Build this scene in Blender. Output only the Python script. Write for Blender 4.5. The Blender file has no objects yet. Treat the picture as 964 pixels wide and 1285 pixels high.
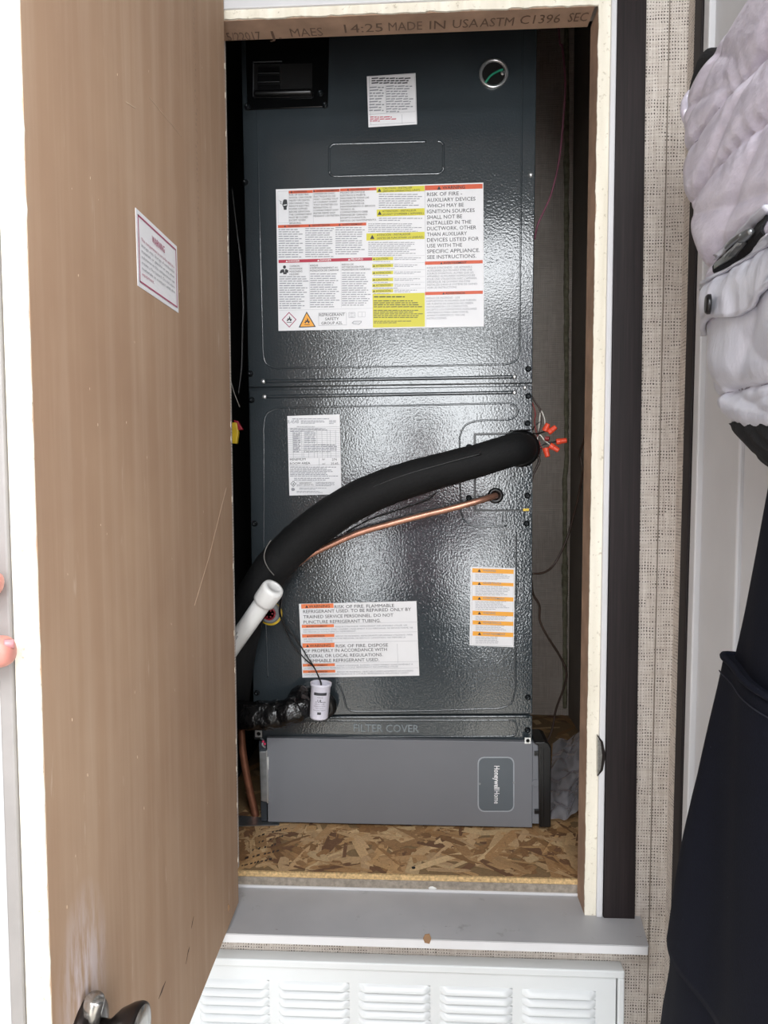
import bpy, bmesh, math, random
from mathutils import Vector, Matrix, noise
random.seed(7)
SC = bpy.context.scene
COL = SC.collection

# ------------------------------------------------------------------ camera, world, lights, exposure
F_PX, CX, CY = 880.0, 482.0, 642.5            # the photograph is 964 x 1285
CAM = Vector((0.0, -1.15, 1.45))              # the wall face is Y = 0, the room floor Z = 0
def cam_rows(yaw, pitch, roll):
    cy, sy = math.cos(yaw), math.sin(yaw); cp, sp = math.cos(pitch), math.sin(pitch); cr, sr = math.cos(roll), math.sin(roll)
    B = Matrix(((1,0,0),(0,0,-1),(0,1,0)))
    Ry = Matrix(((cy,0,sy),(0,1,0),(-sy,0,cy))); Rx = Matrix(((1,0,0),(0,cp,-sp),(0,sp,cp))); Rz = Matrix(((cr,-sr,0),(sr,cr,0),(0,0,1)))
    return Rz @ Rx @ Ry @ B
ROW = cam_rows(math.radians(3.03905), math.radians(3.03334), math.radians(-0.29928))
cd = bpy.data.cameras.new('camera'); cam = bpy.data.objects.new('camera', cd); COL.objects.link(cam)
cd.sensor_fit = 'VERTICAL'; cd.sensor_height = 36.0; cd.lens = F_PX / 1285 * 36; cd.clip_start = 0.02
m4 = Matrix((ROW[0], -ROW[1], -ROW[2])).transposed().to_4x4(); m4.translation = CAM
cam.matrix_world = m4
SC.camera = cam
vs = SC.view_settings; vs.view_transform = 'Standard'; vs.look = 'None'; vs.gamma = 1.0; vs.use_curve_mapping = False
vs.exposure = 0.18

w = bpy.data.worlds.new('sky'); SC.world = w; w.use_nodes = True
bg = w.node_tree.nodes['Background']; bg.inputs[0].default_value = (0.86, 0.93, 1.0, 1); bg.inputs[1].default_value = 1.3

def area(name, loc, target, sx, sy, power, color):
    l = bpy.data.lights.new(name, 'AREA'); l.shape = 'RECTANGLE'; l.size = sx; l.size_y = sy; l.energy = power; l.color = color
    o = bpy.data.objects.new(name, l); COL.objects.link(o); o.location = loc
    o.rotation_euler = (Vector(target) - Vector(loc)).to_track_quat('-Z', 'Y').to_euler()
    return o
# daylight entering by the open entrance door behind the photographer; unseen skylight and right window added to light sill, closet and door
area('daylight_entrance', (0.04, -3.15, 1.36), (0.04, 0, 1.3), 0.95, 1.9, 66, (0.95, 0.98, 1.0))
area('overhead_fill', (0.1, -2.1, 2.47), (0.1, -2.1, 0), 1.9, 1.2, 84, (0.96, 0.98, 1.0))
area('fill_light_right', (1.5, -2.05, 1.5), (-0.3, -0.9, 1.3), 1.2, 1.2, 22, (0.96, 0.98, 1.0))

# ------------------------------------------------------------------ helpers
def ray(x, y): return ROW.transposed() @ Vector((x - CX, y - CY, F_PX))
def PY(x, y, Y): d = ray(x, y); return CAM + d * ((Y - CAM.y) / d.y)      # a measured point on a plane of constant Y
def PX(x, y, X): d = ray(x, y); return CAM + d * ((X - CAM.x) / d.x)
def PZ(x, y, Z): d = ray(x, y); return CAM + d * ((Z - CAM.z) / d.z)

ORG = {}
def props(o, label=None, cat=None, group=None, kind=None):
    if label: o['label'] = label
    if cat: o['category'] = cat
    if group: o['group'] = group
    if kind: o['kind'] = kind
    return o
def empty(name, loc, label=None, cat=None, group=None, kind=None):
    o = bpy.data.objects.new(name, None); COL.objects.link(o); o.location = loc; o.empty_display_size = 0.05
    ORG[o.name] = Vector(loc)
    return props(o, label, cat, group, kind)

class MB:
    def __init__(s): s.v = []; s.f = []; s.c = []
    def add(s, vs, fs, col=None):
        n = len(s.v); s.v += [Vector(p) for p in vs]; s.f += [[i + n for i in f] for f in fs]
        s.c += [col] * len(fs); return s
    def box(s, x0, x1, y0, y1, z0, z1, col=None):
        P = [(x, y, z) for z in (z0, z1) for y in (y0, y1) for x in (x0, x1)]
        return s.add(P, [(0,2,3,1),(4,5,7,6),(0,1,5,4),(2,6,7,3),(0,4,6,2),(1,3,7,5)], col)
    def prism(s, pts, vec, col=None):
        pts = [Vector(p) for p in pts]; vec = Vector(vec); n = len(pts)
        return s.add(pts + [p + vec for p in pts], [list(range(n))[::-1], list(range(n, 2*n))] + [(i, (i+1) % n, (i+1) % n + n, i + n) for i in range(n)], col)
    def poly(s, pts, col=None): return s.add(pts, [list(range(len(pts)))], col)
    def grid(s, fn, nu, nv, closeu=False):
        vs = []; fs = []
        for j in range(nv + 1):
            for i in range(nu + (0 if closeu else 1)):
                vs.append(fn(i / nu, j / nv))
        W = nu if closeu else nu + 1
        for j in range(nv):
            for i in range(nu):
                a = j*W + i; b = j*W + (i+1) % W
                fs.append((a, b, b + W, a + W))
        s.add(vs, fs); return s
    def tube(s, pts, r, n=10, sub=5, cap=True, closed=False, jit=0.0, round_cap=False):
        P = [Vector(p) for p in pts]
        R = list(r) if hasattr(r, '__len__') else [r] * len(P)
        Q = []; RR = []
        if sub > 1 and len(P) > 2 or closed:
            N = len(P); segs = N if closed else N - 1
            for i in range(segs):
                g = (lambda k: P[k % N]) if closed else (lambda k: P[max(0, min(N-1, k))])
                a, b, c, d = g(i-1), g(i), g(i+1), g(i+2)
                for k in range(sub):
                    t = k / sub
                    Q.append(0.5*((2*b) + (c-a)*t + (2*a-5*b+4*c-d)*t*t + (3*b-a-3*c+d)*t**3))
                    RR.append(R[i % N]*(1-t) + R[(i+1) % N]*t)
            if not closed: Q.append(P[-1]); RR.append(R[-1])
        else: Q = P; RR = R
        if round_cap and not closed:
            d0 = (Q[0]-Q[1]).normalized(); d1 = (Q[-1]-Q[-2]).normalized(); r0 = RR[0]; r1 = RR[-1]
            pre = [(Q[0] + d0*r0*math.sin(a), r0*math.cos(a)) for a in (1.45, 1.1, .7, .35)]
            post = [(Q[-1] + d1*r1*math.sin(a), r1*math.cos(a)) for a in (.35, .7, 1.1, 1.45)]
            Q = [p for p, _ in pre] + Q + [p for p, _ in post]; RR = [q for _, q in pre] + RR + [q for _, q in post]
        M = len(Q); ts = []
        for i in range(M):
            a = Q[(i-1) % M] if (closed or i > 0) else Q[i]; b = Q[(i+1) % M] if (closed or i < M-1) else Q[i]
            t = (b - a); ts.append(t.normalized() if t.length > 1e-9 else Vector((0,0,1)))
        u = ts[0].orthogonal().normalized(); vs = []
        for i in range(M):
            u = (u - ts[i] * u.dot(ts[i])); u = u.normalized() if u.length > 1e-6 else ts[i].orthogonal().normalized()
            v = ts[i].cross(u)
            for k in range(n):
                a = 2*math.pi*k/n; rr = RR[i]
                if jit: rr *= 1 + jit * noise.noise(Vector((Q[i].x*60 + math.cos(a)*1.2, Q[i].z*60 + math.sin(a)*1.2, Q[i].y*60)))
                vs.append(Q[i] + (u*math.cos(a) + v*math.sin(a)) * rr)
        fs = []
        for i in range(M if closed else M-1):
            for k in range(n):
                a = i*n + k; b = i*n + (k+1) % n; c = ((i+1) % M)*n + (k+1) % n; d = ((i+1) % M)*n + k
                fs.append((a, b, c, d))
        if cap and not closed: fs += [list(range(n))[::-1], [(M-1)*n + k for k in range(n)]]
        return s.add(vs, fs)
    def lathe(s, c, axis, prof, n=20):
        c = Vector(c); ax = Vector(axis).normalized(); u = ax.orthogonal().normalized(); v = ax.cross(u); vs = []; fs = []
        for r, h in prof:
            for k in range(n):
                a = 2*math.pi*k/n; vs.append(c + ax*h + (u*math.cos(a) + v*math.sin(a))*max(r, 1e-5))
        for i in range(len(prof)-1):
            for k in range(n):
                fs.append((i*n+k, i*n+(k+1) % n, (i+1)*n+(k+1) % n, (i+1)*n+k))
        fs += [list(range(n))[::-1], [(len(prof)-1)*n+k for k in range(n)]]
        return s.add(vs, fs)
    def build(s, name, mat, parent=None, smooth=False, bevel=0, seg=2, normals=True):
        if parent is not None: o0 = ORG[parent.name]
        else:
            xs = [p.x for p in s.v]; ys = [p.y for p in s.v]; zs = [p.z for p in s.v]
            o0 = Vector(((min(xs)+max(xs))/2, (min(ys)+max(ys))/2, min(zs)))
        me = bpy.data.meshes.new(name)
        me.from_pydata([p - o0 for p in s.v], [], s.f)
        if any(c is not None for c in s.c):
            at = me.color_attributes.new('tone', 'FLOAT_COLOR', 'CORNER'); i = 0
            for p, c in zip(me.polygons, s.c):
                c = c or (1, 1, 1)
                for li in p.loop_indices: at.data[li].color = (c[0], c[1], c[2], 1)
        if normals:
            bm = bmesh.new(); bm.from_mesh(me); bmesh.ops.recalc_face_normals(bm, faces=bm.faces); bm.to_mesh(me); bm.free()
        if smooth:
            for p in me.polygons: p.use_smooth = True
        me.materials.append(mat)
        o = bpy.data.objects.new(name, me); COL.objects.link(o)
        if parent is not None: o.parent = parent
        else: o.location = o0
        ORG[o.name] = o0.copy()
        if bevel:
            b = o.modifiers.new('bevel', 'BEVEL'); b.width = bevel; b.segments = seg; b.limit_method = 'ANGLE'; b.angle_limit = 0.6
        return o
def dup(o, delta, parent, name=None):
    c = o.copy(); COL.objects.link(c); c.parent = parent; c.location = o.location + Vector(delta); ORG[c.name] = ORG[o.name]
    return c

def lin(h):
    h = h.lstrip('#'); r = []
    for i in (0, 2, 4):
        c = int(h[i:i+2], 16)/255; r.append(c/12.92 if c <= 0.04045 else ((c+0.055)/1.055)**2.4)
    return (*r, 1.0)
class NT:
    """short hand for building node trees"""
    def __init__(s, name):
        s.m = bpy.data.materials.new(name); s.m.use_nodes = True; s.t = s.m.node_tree; s.b = s.t.nodes['Principled BSDF']
        s.tc = s.t.nodes.new('ShaderNodeTexCoord')
    def n(s, kind, ins=None, **kw):
        nd = s.t.nodes.new(kind)
        for k, v in kw.items(): setattr(nd, k, v)
        for k, v in (ins or {}).items(): s.set(nd.inputs[k], v)
        return nd
    def set(s, sock, v):
        if hasattr(v, 'is_output'): s.t.links.new(v, sock)
        else: sock.default_value = v
    def obj(s, scale=(1,1,1), rot=(0,0,0), src='Object'):
        return s.n('ShaderNodeMapping', {'Vector': s.tc.outputs[src], 'Scale': scale, 'Rotation': rot}).outputs[0]
    def noise(s, vec, scale, detail=3, rough=.55, dist=0):
        return s.n('ShaderNodeTexNoise', {'Vector': vec, 'Scale': scale, 'Detail': detail, 'Roughness': rough, 'Distortion': dist}).outputs[0]
    def ramp(s, fac, stops):
        nd = s.n('ShaderNodeValToRGB', {'Fac': fac}); e = nd.color_ramp.elements
        while len(e) > 1: e.remove(e[-1])
        e[0].position, e[0].color = stops[0][0], stops[0][1]
        for p, c in stops[1:]:
            k = e.new(p); k.color = c
        return nd.outputs[0]
    def math(s, op, a, b=0.0, c=0.0):
        nd = s.n('ShaderNodeMath', {0: a, 1: b, 2: c}, operation=op); return nd.outputs[0]
    def mix(s, fac, a, b, mode='MIX'):
        nd = s.n('ShaderNodeMix', data_type='RGBA', blend_type=mode)
        s.set(nd.inputs[0], fac); s.set(nd.inputs[6], a); s.set(nd.inputs[7], b); return nd.outputs[2]
    def bump(s, h, strength=.3, dist=.001): return s.n('ShaderNodeBump', {'Height': h, 'Strength': strength, 'Distance': dist}).outputs[0]
    def out(s, **kw):
        names = {'color': 'Base Color', 'rough': 'Roughness', 'metal': 'Metallic', 'normal': 'Normal', 'spec': 'Specular IOR Level', 'coat': 'Coat Weight', 'trans': 'Transmission Weight', 'alpha': 'Alpha', 'sheen': 'Sheen Weight', 'coatr': 'Coat Roughness', 'sss': 'Subsurface Weight'}
        for k, v in kw.items(): s.set(s.b.inputs[names[k]], v)
        return s.m
def W(v): return (v, v, v, 1)
def plain(name, hexc, rough=.5, metal=0, var=.12, vscale=30, bump=0, bscale=200, spec=.5, coat=0):
    t = NT(name); v = t.obj(); c = lin(hexc)
    n = t.noise(v, vscale)
    dark = tuple(x*(1-var) for x in c[:3]) + (1,); lite = tuple(min(1, x*(1+var)) for x in c[:3]) + (1,)
    kw = dict(color=t.ramp(n, [(.3, dark), (.7, lite)]), rough=rough, metal=metal, spec=spec, coat=coat)
    if bump: kw['normal'] = t.bump(t.noise(v, bscale), bump, .001)
    return t.out(**kw)

M = {}
def mats():
    # slate powder coat with orange peel
    t = NT('slate_enamel'); v = t.obj()
    peel = t.n('ShaderNodeTexNoise', {'Vector': v, 'Scale': 260.0, 'Detail': 1.0, 'Roughness': .5}).outputs[0]
    warp = t.noise(v, 14.0, 1)
    h = t.math('ADD', peel, t.math('MULTIPLY', warp, 1.6))
    M['enamel'] = t.out(color=t.ramp(t.noise(v, 5), [(.3, lin('#2c3236')), (.7, lin('#343b3f'))]), rough=.12, spec=.8, normal=t.bump(h, .26, .001))
    M['enamel_dark'] = plain('black_enamel', '#08090a', .12, 0, .1, 20, .1, 120)
    M['filter_grey'] = plain('matte_grey_paint', '#6d6f74', .55, 0, .03, 6)
    M['badge'] = plain('slate_badge_plastic', '#565d63', .4, 0, .05, 10)
    M['badge_rim'] = plain('pale_badge_rim', '#9a9fa5', .35)
    M['black_plastic'] = plain('black_plastic', '#0b0b0c', .3)
    M['black_void'] = plain('dark_interior', '#050505', .9)
    M['steel'] = plain('galvanised_steel', '#b9bdc0', .32, .9, .2, 60, .1, 80)
    M['rivet'] = plain('bright_rivet_metal', '#d6d8d8', .28, .8)
    M['screw'] = plain('dark_screw_metal', '#24282b', .3, .6)
    M['lettering_metal'] = plain('lit_letter_enamel', '#737c81', .3)  # panel metal made paler, standing for light on the embossed letters
    # printed label stock
    M['label'] = plain('white_label_paper', '#e4e4e6', .45, 0, .02)
    t = NT('print_ink'); a = t.n('ShaderNodeVertexColor', layer_name='tone'); M['ink'] = t.out(color=a.outputs[0], rough=.5)
    # brown gypsum paper with long streaks, chalk scuffs
    t = NT('brown_board_paper'); v = t.obj()
    st = t.noise(t.obj((38, 38, 1.6)), 1.0, 5, .6); bl = t.noise(v, 3.2, 4, .6); fl = t.noise(t.obj((60, 60, 9)), 1.0, 3, .6)
    c = t.ramp(bl, [(.3, lin('#a0826a')), (.7, lin('#af9278'))])
    c = t.mix(t.math('MULTIPLY', t.ramp(st, [(.45, W(0)), (.75, W(1))]), .35), c, lin('#c8b29c'))
    c = t.mix(t.math('MULTIPLY', t.ramp(fl, [(.66, W(0)), (.74, W(1))]), t.ramp(bl, [(.4, W(0)), (.62, W(.55))])), c, lin('#d3c2b0'))
    c = t.mix(t.ramp(st, [(.25, W(.35)), (.4, W(0))]), c, lin('#95775f'))
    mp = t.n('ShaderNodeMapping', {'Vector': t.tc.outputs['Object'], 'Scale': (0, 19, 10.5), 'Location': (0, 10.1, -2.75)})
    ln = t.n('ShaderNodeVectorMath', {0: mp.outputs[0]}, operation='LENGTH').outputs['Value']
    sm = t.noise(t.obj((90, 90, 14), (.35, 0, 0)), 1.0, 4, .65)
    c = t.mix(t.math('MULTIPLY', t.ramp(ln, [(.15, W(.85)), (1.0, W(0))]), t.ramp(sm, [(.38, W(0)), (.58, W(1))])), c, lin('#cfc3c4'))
    M['paper_brown'] = t.out(color=c, rough=.75, spec=.25, normal=t.bump(st, .06, .001))
    M['paper_brown_plain'] = plain('brown_jamb_paper', '#a88b75', .8, 0, .2, 18)
    # cream gypsum core, ragged
    t = NT('cream_board_core'); v = t.obj(); n1 = t.noise(v, 140, 4, .7); n2 = t.noise(t.obj((40, 40, 4)), 1, 3)
    c = t.mix(t.ramp(n1, [(.6, W(0)), (.72, W(.8))]), t.ramp(n2, [(.3, lin('#d9d2c0')), (.7, lin('#efeadc'))]), lin('#a89c86'))
    M['core'] = t.out(color=c, rough=.85, normal=t.bump(n1, .5, .002))
    M['white_paint'] = plain('white_satin_paint', '#d0d0d2', .45, 0, .03, 12)
    M['white_enamel'] = plain('white_enamelled_steel', '#d2d5d6', .3, 0, .02, 8)
    M['grey_trim'] = plain('pale_grey_edge_tape', '#8f8b88', .5, 0, .06, 30)
    # grey laminate with scuffs
    t = NT('grey_sill_laminate'); v = t.obj(); n1 = t.noise(v, 22, 5, .65); n2 = t.noise(t.obj((25, 90, 25), (0, 0, .6)), 1, 4, .7); n3 = t.noise(v, 7, 3)
    c = t.ramp(n3, [(.3, lin('#a4a4a7')), (.7, lin('#b2b2b4'))])
    c = t.mix(t.ramp(n1, [(.62, W(0)), (.72, W(.5))]), c, lin('#7d7b79'))
    c = t.mix(t.ramp(n2, [(.68, W(0)), (.73, W(.7))]), c, lin('#5c5854'))
    M['sill'] = t.out(color=c, rough=.45)
    # woven wallpaper
    def weave(name, lo, hi, gap, pitch, amount, wv=.25):
        t = NT(name); sep = t.n('ShaderNodeSeparateXYZ', {0: t.obj()}); wob = t.math('MULTIPLY_ADD', t.noise(t.obj(), 30, 2), .007, -.0035); x = t.math('ADD', t.math('ADD', sep.outputs[0], sep.outputs[1]), wob); z = t.math('SUBTRACT', sep.outputs[2], wob)
        hx = t.noise(t.obj((18, 18, 700)), 1, 2, .6); vx = t.noise(t.obj((520, 520, 14)), 1, 2, .6); big = t.noise(t.obj(), 60, 3, .7)
        k = 2*math.pi/pitch
        dots = t.math('MULTIPLY', t.math('MULTIPLY_ADD', t.math('SINE', t.math('MULTIPLY', x, k)), .5, .5), t.math('MULTIPLY_ADD', t.math('SINE', t.math('MULTIPLY', z, k*.86)), .5, .5))
        rows = t.math('MULTIPLY', dots, t.math('MULTIPLY_ADD', t.ramp(hx, [(.38, W(0)), (.62, W(1))]), .7, t.math('MULTIPLY', t.ramp(big, [(.4, W(0)), (.65, W(1))]), .7)))
        base = t.mix(t.ramp(t.math('ADD', t.math('MULTIPLY', hx, .5), t.math('MULTIPLY', vx, .5)), [(.36, W(0)), (.64, W(1))]), lin(lo), lin(hi))
        fac = t.ramp(rows, [(.3, W(0)), (.6, W(amount))])
        c = t.mix(fac, base, lin(gap))
        return t.out(color=c, rough=.8, spec=.2, normal=t.bump(t.math('SUBTRACT', t.math('MULTIPLY', t.math('ADD', hx, vx), .5), rows), wv, .001))
    M['wallpaper'] = weave('woven_wallpaper', '#b9aea4', '#ddd6ce', '#4a423d', .0044, .95)
    M['burlap'] = weave('coarse_woven_backing', '#c4b8ac', '#e8dfd5', '#6f6258', .005, .6)
    # dark wood
    t = NT('dark_wood_trim'); g = t.noise(t.obj((240, 240, 5)), 1, 4, .6)
    M['dark_wood'] = t.out(color=t.ramp(g, [(.3, lin('#171213')), (.6, lin('#241d1e')), (.8, lin('#2f2728'))]), rough=.55, spec=.3, normal=t.bump(g, .15, .001))
    M['closet_side'] = plain('grey_brown_panel', '#857b72', .7, 0, .15, 6)
    M['closet_dark'] = plain('shade_black_panel', '#1b1918', .85)  # near-black colour stands for the shade inside the closet
    t = NT('wood_strand'); a = t.n('ShaderNodeVertexColor', layer_name='tone'); g = t.noise(t.obj((120, 120, 120)), 1.5, 4, .7)
    g2 = t.noise(t.obj(), 420, 2, .6)
    M['strand'] = t.out(color=t.mix(.75, a.outputs[0], t.ramp(t.math('ADD', t.math('MULTIPLY', g, .6), t.math('MULTIPLY', g2, .4)), [(.3, W(.45)), (.7, W(1.0))]), 'MULTIPLY'), rough=.7, normal=t.bump(g, .3, .001))
    M['particle'] = plain('raw_particle_board', '#c7a878', .85, 0, .35, 240, .5, 200)
    M['particle_grey'] = plain('weathered_particle_edge', '#938a7e', .85, 0, .25, 140, .4, 160)
    t = NT('pipe_foam'); n1 = t.noise(t.obj(), 220, 3, .7); n2 = t.noise(t.obj(), 45, 3, .6)
    M['foam'] = t.out(color=t.ramp(n1, [(.3, lin('#0b0b0c')), (.7, lin('#131415'))]), rough=.75, spec=.3, normal=t.bump(t.math('ADD', n1, n2), .5, .0012))
    M['copper'] = plain('bright_copper', '#b98873', .36, .7, .2, 40)
    M['copper_old'] = plain('dull_copper', '#8a5a44', .5, .5, .25, 40)
    M['pvc'] = plain('white_pvc', '#ececea', .35, 0, .03, 20)
    M['can'] = plain('white_can_plastic', '#d6d4e0', .35, 0, .03, 20)
    t = NT('black_tape_wrap'); n1 = t.noise(t.obj(), 55, 3, .6, .8)
    M['tape'] = t.out(color=lin('#0b0b0c'), rough=.22, normal=t.bump(n1, .8, .004))
    M['blue_tape'] = plain('blue_plastic', '#2a6cae', .4)
    M['wire_black'] = plain('black_wire', '#0d0d0e', .4); M['wire_white'] = plain('white_wire', '#c9c5bc', .5)
    M['wire_pink'] = plain('pink_wire', '#a5687a', .5); M['wire_brown'] = plain('brown_wire', '#33251d', .45); M['wire_green'] = plain('green_wire', '#1f8a6a', .45)
    M['wire_red'] = plain('red_wire', '#7a2a26', .45)
    M['nut'] = plain('orange_red_plastic', '#dc4a2c', .4); M['yellow'] = plain('yellow_plastic', '#d8b62a', .4); M['red_plastic'] = plain('red_plastic', '#9c1f30', .4)
    M['grey_plastic'] = plain('grey_plastic', '#85888a', .45)
    M['spray_foam'] = plain('aged_spray_foam', '#96937a', .8, 0, .3, 90, .6, 120)
    M['caulk'] = plain('white_caulk', '#dcdcd9', .5)
    # clear film
    t = NT('clear_film'); t.out(color=lin('#e4e6f2'), rough=.12, trans=1.0, spec=.8); t.b.inputs['IOR'].default_value = 1.12
    lw = t.n('ShaderNodeLayerWeight', {'Blend': .35}); tr = t.n('ShaderNodeBsdfTransparent', {'Color': (.95, .95, 1, 1)})
    gl = t.n('ShaderNodeBsdfGlossy', {'Color': (.9, .9, 1, 1), 'Roughness': .12}); df = t.n('ShaderNodeBsdfDiffuse', {'Color': lin('#f0f1fa')})
    m1 = t.n('ShaderNodeMixShader', {0: .42, 1: tr.outputs[0], 2: df.outputs[0]}); m2 = t.n('ShaderNodeMixShader', {0: t.math('MULTIPLY_ADD', lw.outputs[1], .5, .12), 1: m1.outputs[0], 2: gl.outputs[0]})
    t.t.links.new(m2.outputs[0], t.t.nodes['Material Output'].inputs[0]); M['film'] = t.m
    # garments
    t = NT('silver_satin'); n1 = t.noise(t.obj((30, 30, 60)), 1.2, 4, .6)
    M['satin'] = t.out(color=t.ramp(n1, [(.3, lin('#c9c3d1')), (.7, lin('#dcd6e3'))]), rough=.34, metal=.2, normal=t.bump(n1, .45, .005))
    t = NT('silver_satin_dark'); M['satin2'] = t.out(color=lin('#cdced8'), rough=.34, metal=.2, normal=t.bump(t.noise(t.obj((40, 40, 18)), 1.4, 4, .6), .4, .004))
    M['rib'] = plain('black_knit', '#0c0c0f', .9, 0, .3, 300, .4, 300)
    t = NT('navy_cloth'); n1 = t.noise(t.obj(), 500, 2); n2 = t.noise(t.obj(), 90, 2, .5)
    M['navy'] = t.out(color=t.mix(t.ramp(n2, [(.76, W(0)), (.78, W(.5))]), t.ramp(n1, [(.3, lin('#0d0f19')), (.7, lin('#141723'))]), lin('#4a4d59')), rough=.9, spec=.15, normal=t.bump(n1, .3, .001))
    M['zip'] = plain('zip_metal', '#8e9192', .3, .8); M['skin'] = plain('skin', '#c9877a', .5, 0, .1, 60, .1, 200); M['nail'] = plain('finger_nail', '#d08e92', .3)
    M['bronze'] = plain('dark_bronze', '#3c3634', .28, .75, .15, 20); M['nickel'] = plain('worn_nickel', '#c4c2bd', .25, .9)
    M['room_floor'] = plain('vinyl_floor', '#cdc6ba', .4); M['ceiling'] = plain('ceiling_panel', '#5d5a56', .8)
    M['pink_cloth'] = plain('pink_cloth', '#b4788c', .8); M['dark_cloth'] = plain('dark_cloth', '#23252b', .85); M['hair'] = plain('brown_hair', '#3a2a20', .6)
    M['coat_hook'] = plain('hook_metal', '#9a9a98', .3, .9)
mats()

# ------------------------------------------------------------------ the setting
ZC = 1.45
ZF = ZC - 0.7075                # closet floor
ZS = ZC - 0.735                 # top of the grey sill
OX0, OX1, OZ1 = -0.311, 0.273, ZC + 0.729
JD = 0.052                      # depth of the jambs
YU = 0.234                      # front of the air handler
def corner_x(z): return 0.410 + 0.0092*(z - ZC)
XR = 0.43                       # right closet wall
YB = 0.90                       # back closet wall

s = MB()
s.prism([(-1.55, 0, 0), (OX0 - .02, 0, 0), (OX0 - .02, 0, 2.5), (-1.55, 0, 2.5)], (0, .07, 0))
s.prism([(OX1 + .022, 0, 0), (corner_x(0), 0, 0), (corner_x(2.5), 0, 2.5), (OX1 + .022, 0, 2.5)], (0, .07, 0))
s.box(OX0 - .02, OX1 + .022, 0, .07, OZ1 + .02, 2.5); s.box(-.46, XR + .03, .02, .07, 2.5, 2.92)
s.box(OX0 - .02, OX1 + .022, 0, .07, 0, ZS - .02)
props(s.build('wall_front', M['wallpaper']), kind='structure')
# narrow vertical seam of the wall covering
a, b = PY(841, 0, -.0006), PY(812, 1285, -.0006)
mb = MB(); mb.prism([a + Vector((-.0009, 0, 0)), a + Vector((.0009, 0, 0)), b + Vector((.0009, 0, 0)), b + Vector((-.0009, 0, 0))], (0, .001, 0))
props(mb.build('trim_8', plain('seam_strip', '#7f756a', .8)), kind='structure')
def side_x(z, y): return corner_x(z)
def side_box(mb, y0, y1, z0, z1, t0, t1):
    """slab standing on the (slightly leaning) right side wall, t measured out from the wall"""
    P = []
    for z in (z0, z1):
        for y in (y0, y1):
            for t_ in (t0, t1): P.append((corner_x(z) - t_, y, z))
    mb.add(P, [(0,2,3,1),(4,5,7,6),(0,1,5,4),(2,6,7,3),(0,4,6,2),(1,3,7,5)])
mb = MB(); side_box(mb, 0, -.05, 0, 2.5, -.08, 0); side_box(mb, -.88, -.95, 0, 2.5, -.08, 0); side_box(mb, -.05, -.9, 2.2, 2.5, -.08, 0)
props(mb.build('wall_right', M['wallpaper']), kind='structure')
mb = MB(); side_box(mb, -.034, -.062, 0, 2.22, -.02, .004); props(mb.build('trim_1', M['dark_wood'], bevel=.0015), kind='structure')
# white panelled door in the right wall
d = empty('door_1', (corner_x(1), -.45, 0), 'white panelled door in the right wall behind the silver jacket', 'door', kind='structure')
mb = MB(); side_box(mb, -.0625, -.083, .02, 2.2, -.03, .001); mb.build('door_frame', M['white_paint'], d, bevel=.002)
mb = MB(); side_box(mb, -.084, -.88, .02, 2.19, -.05, -.008); mb.build('door_panel', M['white_paint'], d)
for (ya, yb, za, zb) in ((-.195, -.78, 1.10, 2.02), (-.195, -.78, .25, .98)):
    for (q0, q1, r0, r1) in ((ya, ya-.022, za, zb), (yb, yb+.022, za, zb), (ya-.022, yb+.022, za, za+.022), (ya-.022, yb+.022, zb-.022, zb)):
        mb = MB(); side_box(mb, q0, q1, r0, r1, -.01, -.001); mb.build('moulding', M['white_paint'], d, bevel=.003)
    mb = MB(); side_box(mb, ya-.03, yb+.03, za+.03, zb-.03, -.01, -.004); mb.build('raised_panel', M['white_paint'], d, bevel=.002)

# room shell around the photographer
mb = MB(); mb.box(-1.55, 1.55, -3.2, .0, -.03, 0); props(mb.build('floor', M['room_floor']), kind='structure')
mb = MB(); mb.box(-1.6, 1.6, -1.48, .07, 2.5, 2.55); mb.box(-1.6, 1.6, -3.25, -2.72, 2.5, 2.55); mb.box(-1.6, -.87, -2.72, -1.48, 2.5, 2.55); mb.box(1.07, 1.6, -2.72, -1.48, 2.5, 2.55); props(mb.build('ceiling', M['ceiling']), kind='structure')
mb = MB(); mb.box(-1.6, -1.55, -3.25, .07, 0, 2.5); props(mb.build('wall_left', M['white_paint']), kind='structure')
mb = MB(); mb.box(-1.6, -.53, -3.25, -3.2, 0, 2.5); mb.box(.57, 1.6, -3.25, -3.2, 0, 2.5); mb.box(-.53, .57, -3.25, -3.2, 2.32, 2.5)
props(mb.build('wall_back', M['wallpaper']), kind='structure')
mb = MB(); mb.box(1.55, 1.6, -1.4, -.9, 0, 2.5); mb.box(1.55, 1.6, -3.25, -2.7, 0, 2.5); mb.box(1.55, 1.6, -2.7, -1.4, 0, .85); mb.box(1.55, 1.6, -2.7, -1.4, 2.15, 2.5); mb.box(.49, 1.6, -.95, -.9, 0, 2.5)
props(mb.build('wall_right_far', M['white_paint']), kind='structure')
# white board on the wall left of the closet, beyond the open door
mb = MB(); mb.box(-1.54, -.45, -.012, 0, 0, 2.5); props(mb.build('trim_2', M['white_paint']), kind='structure')

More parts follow.
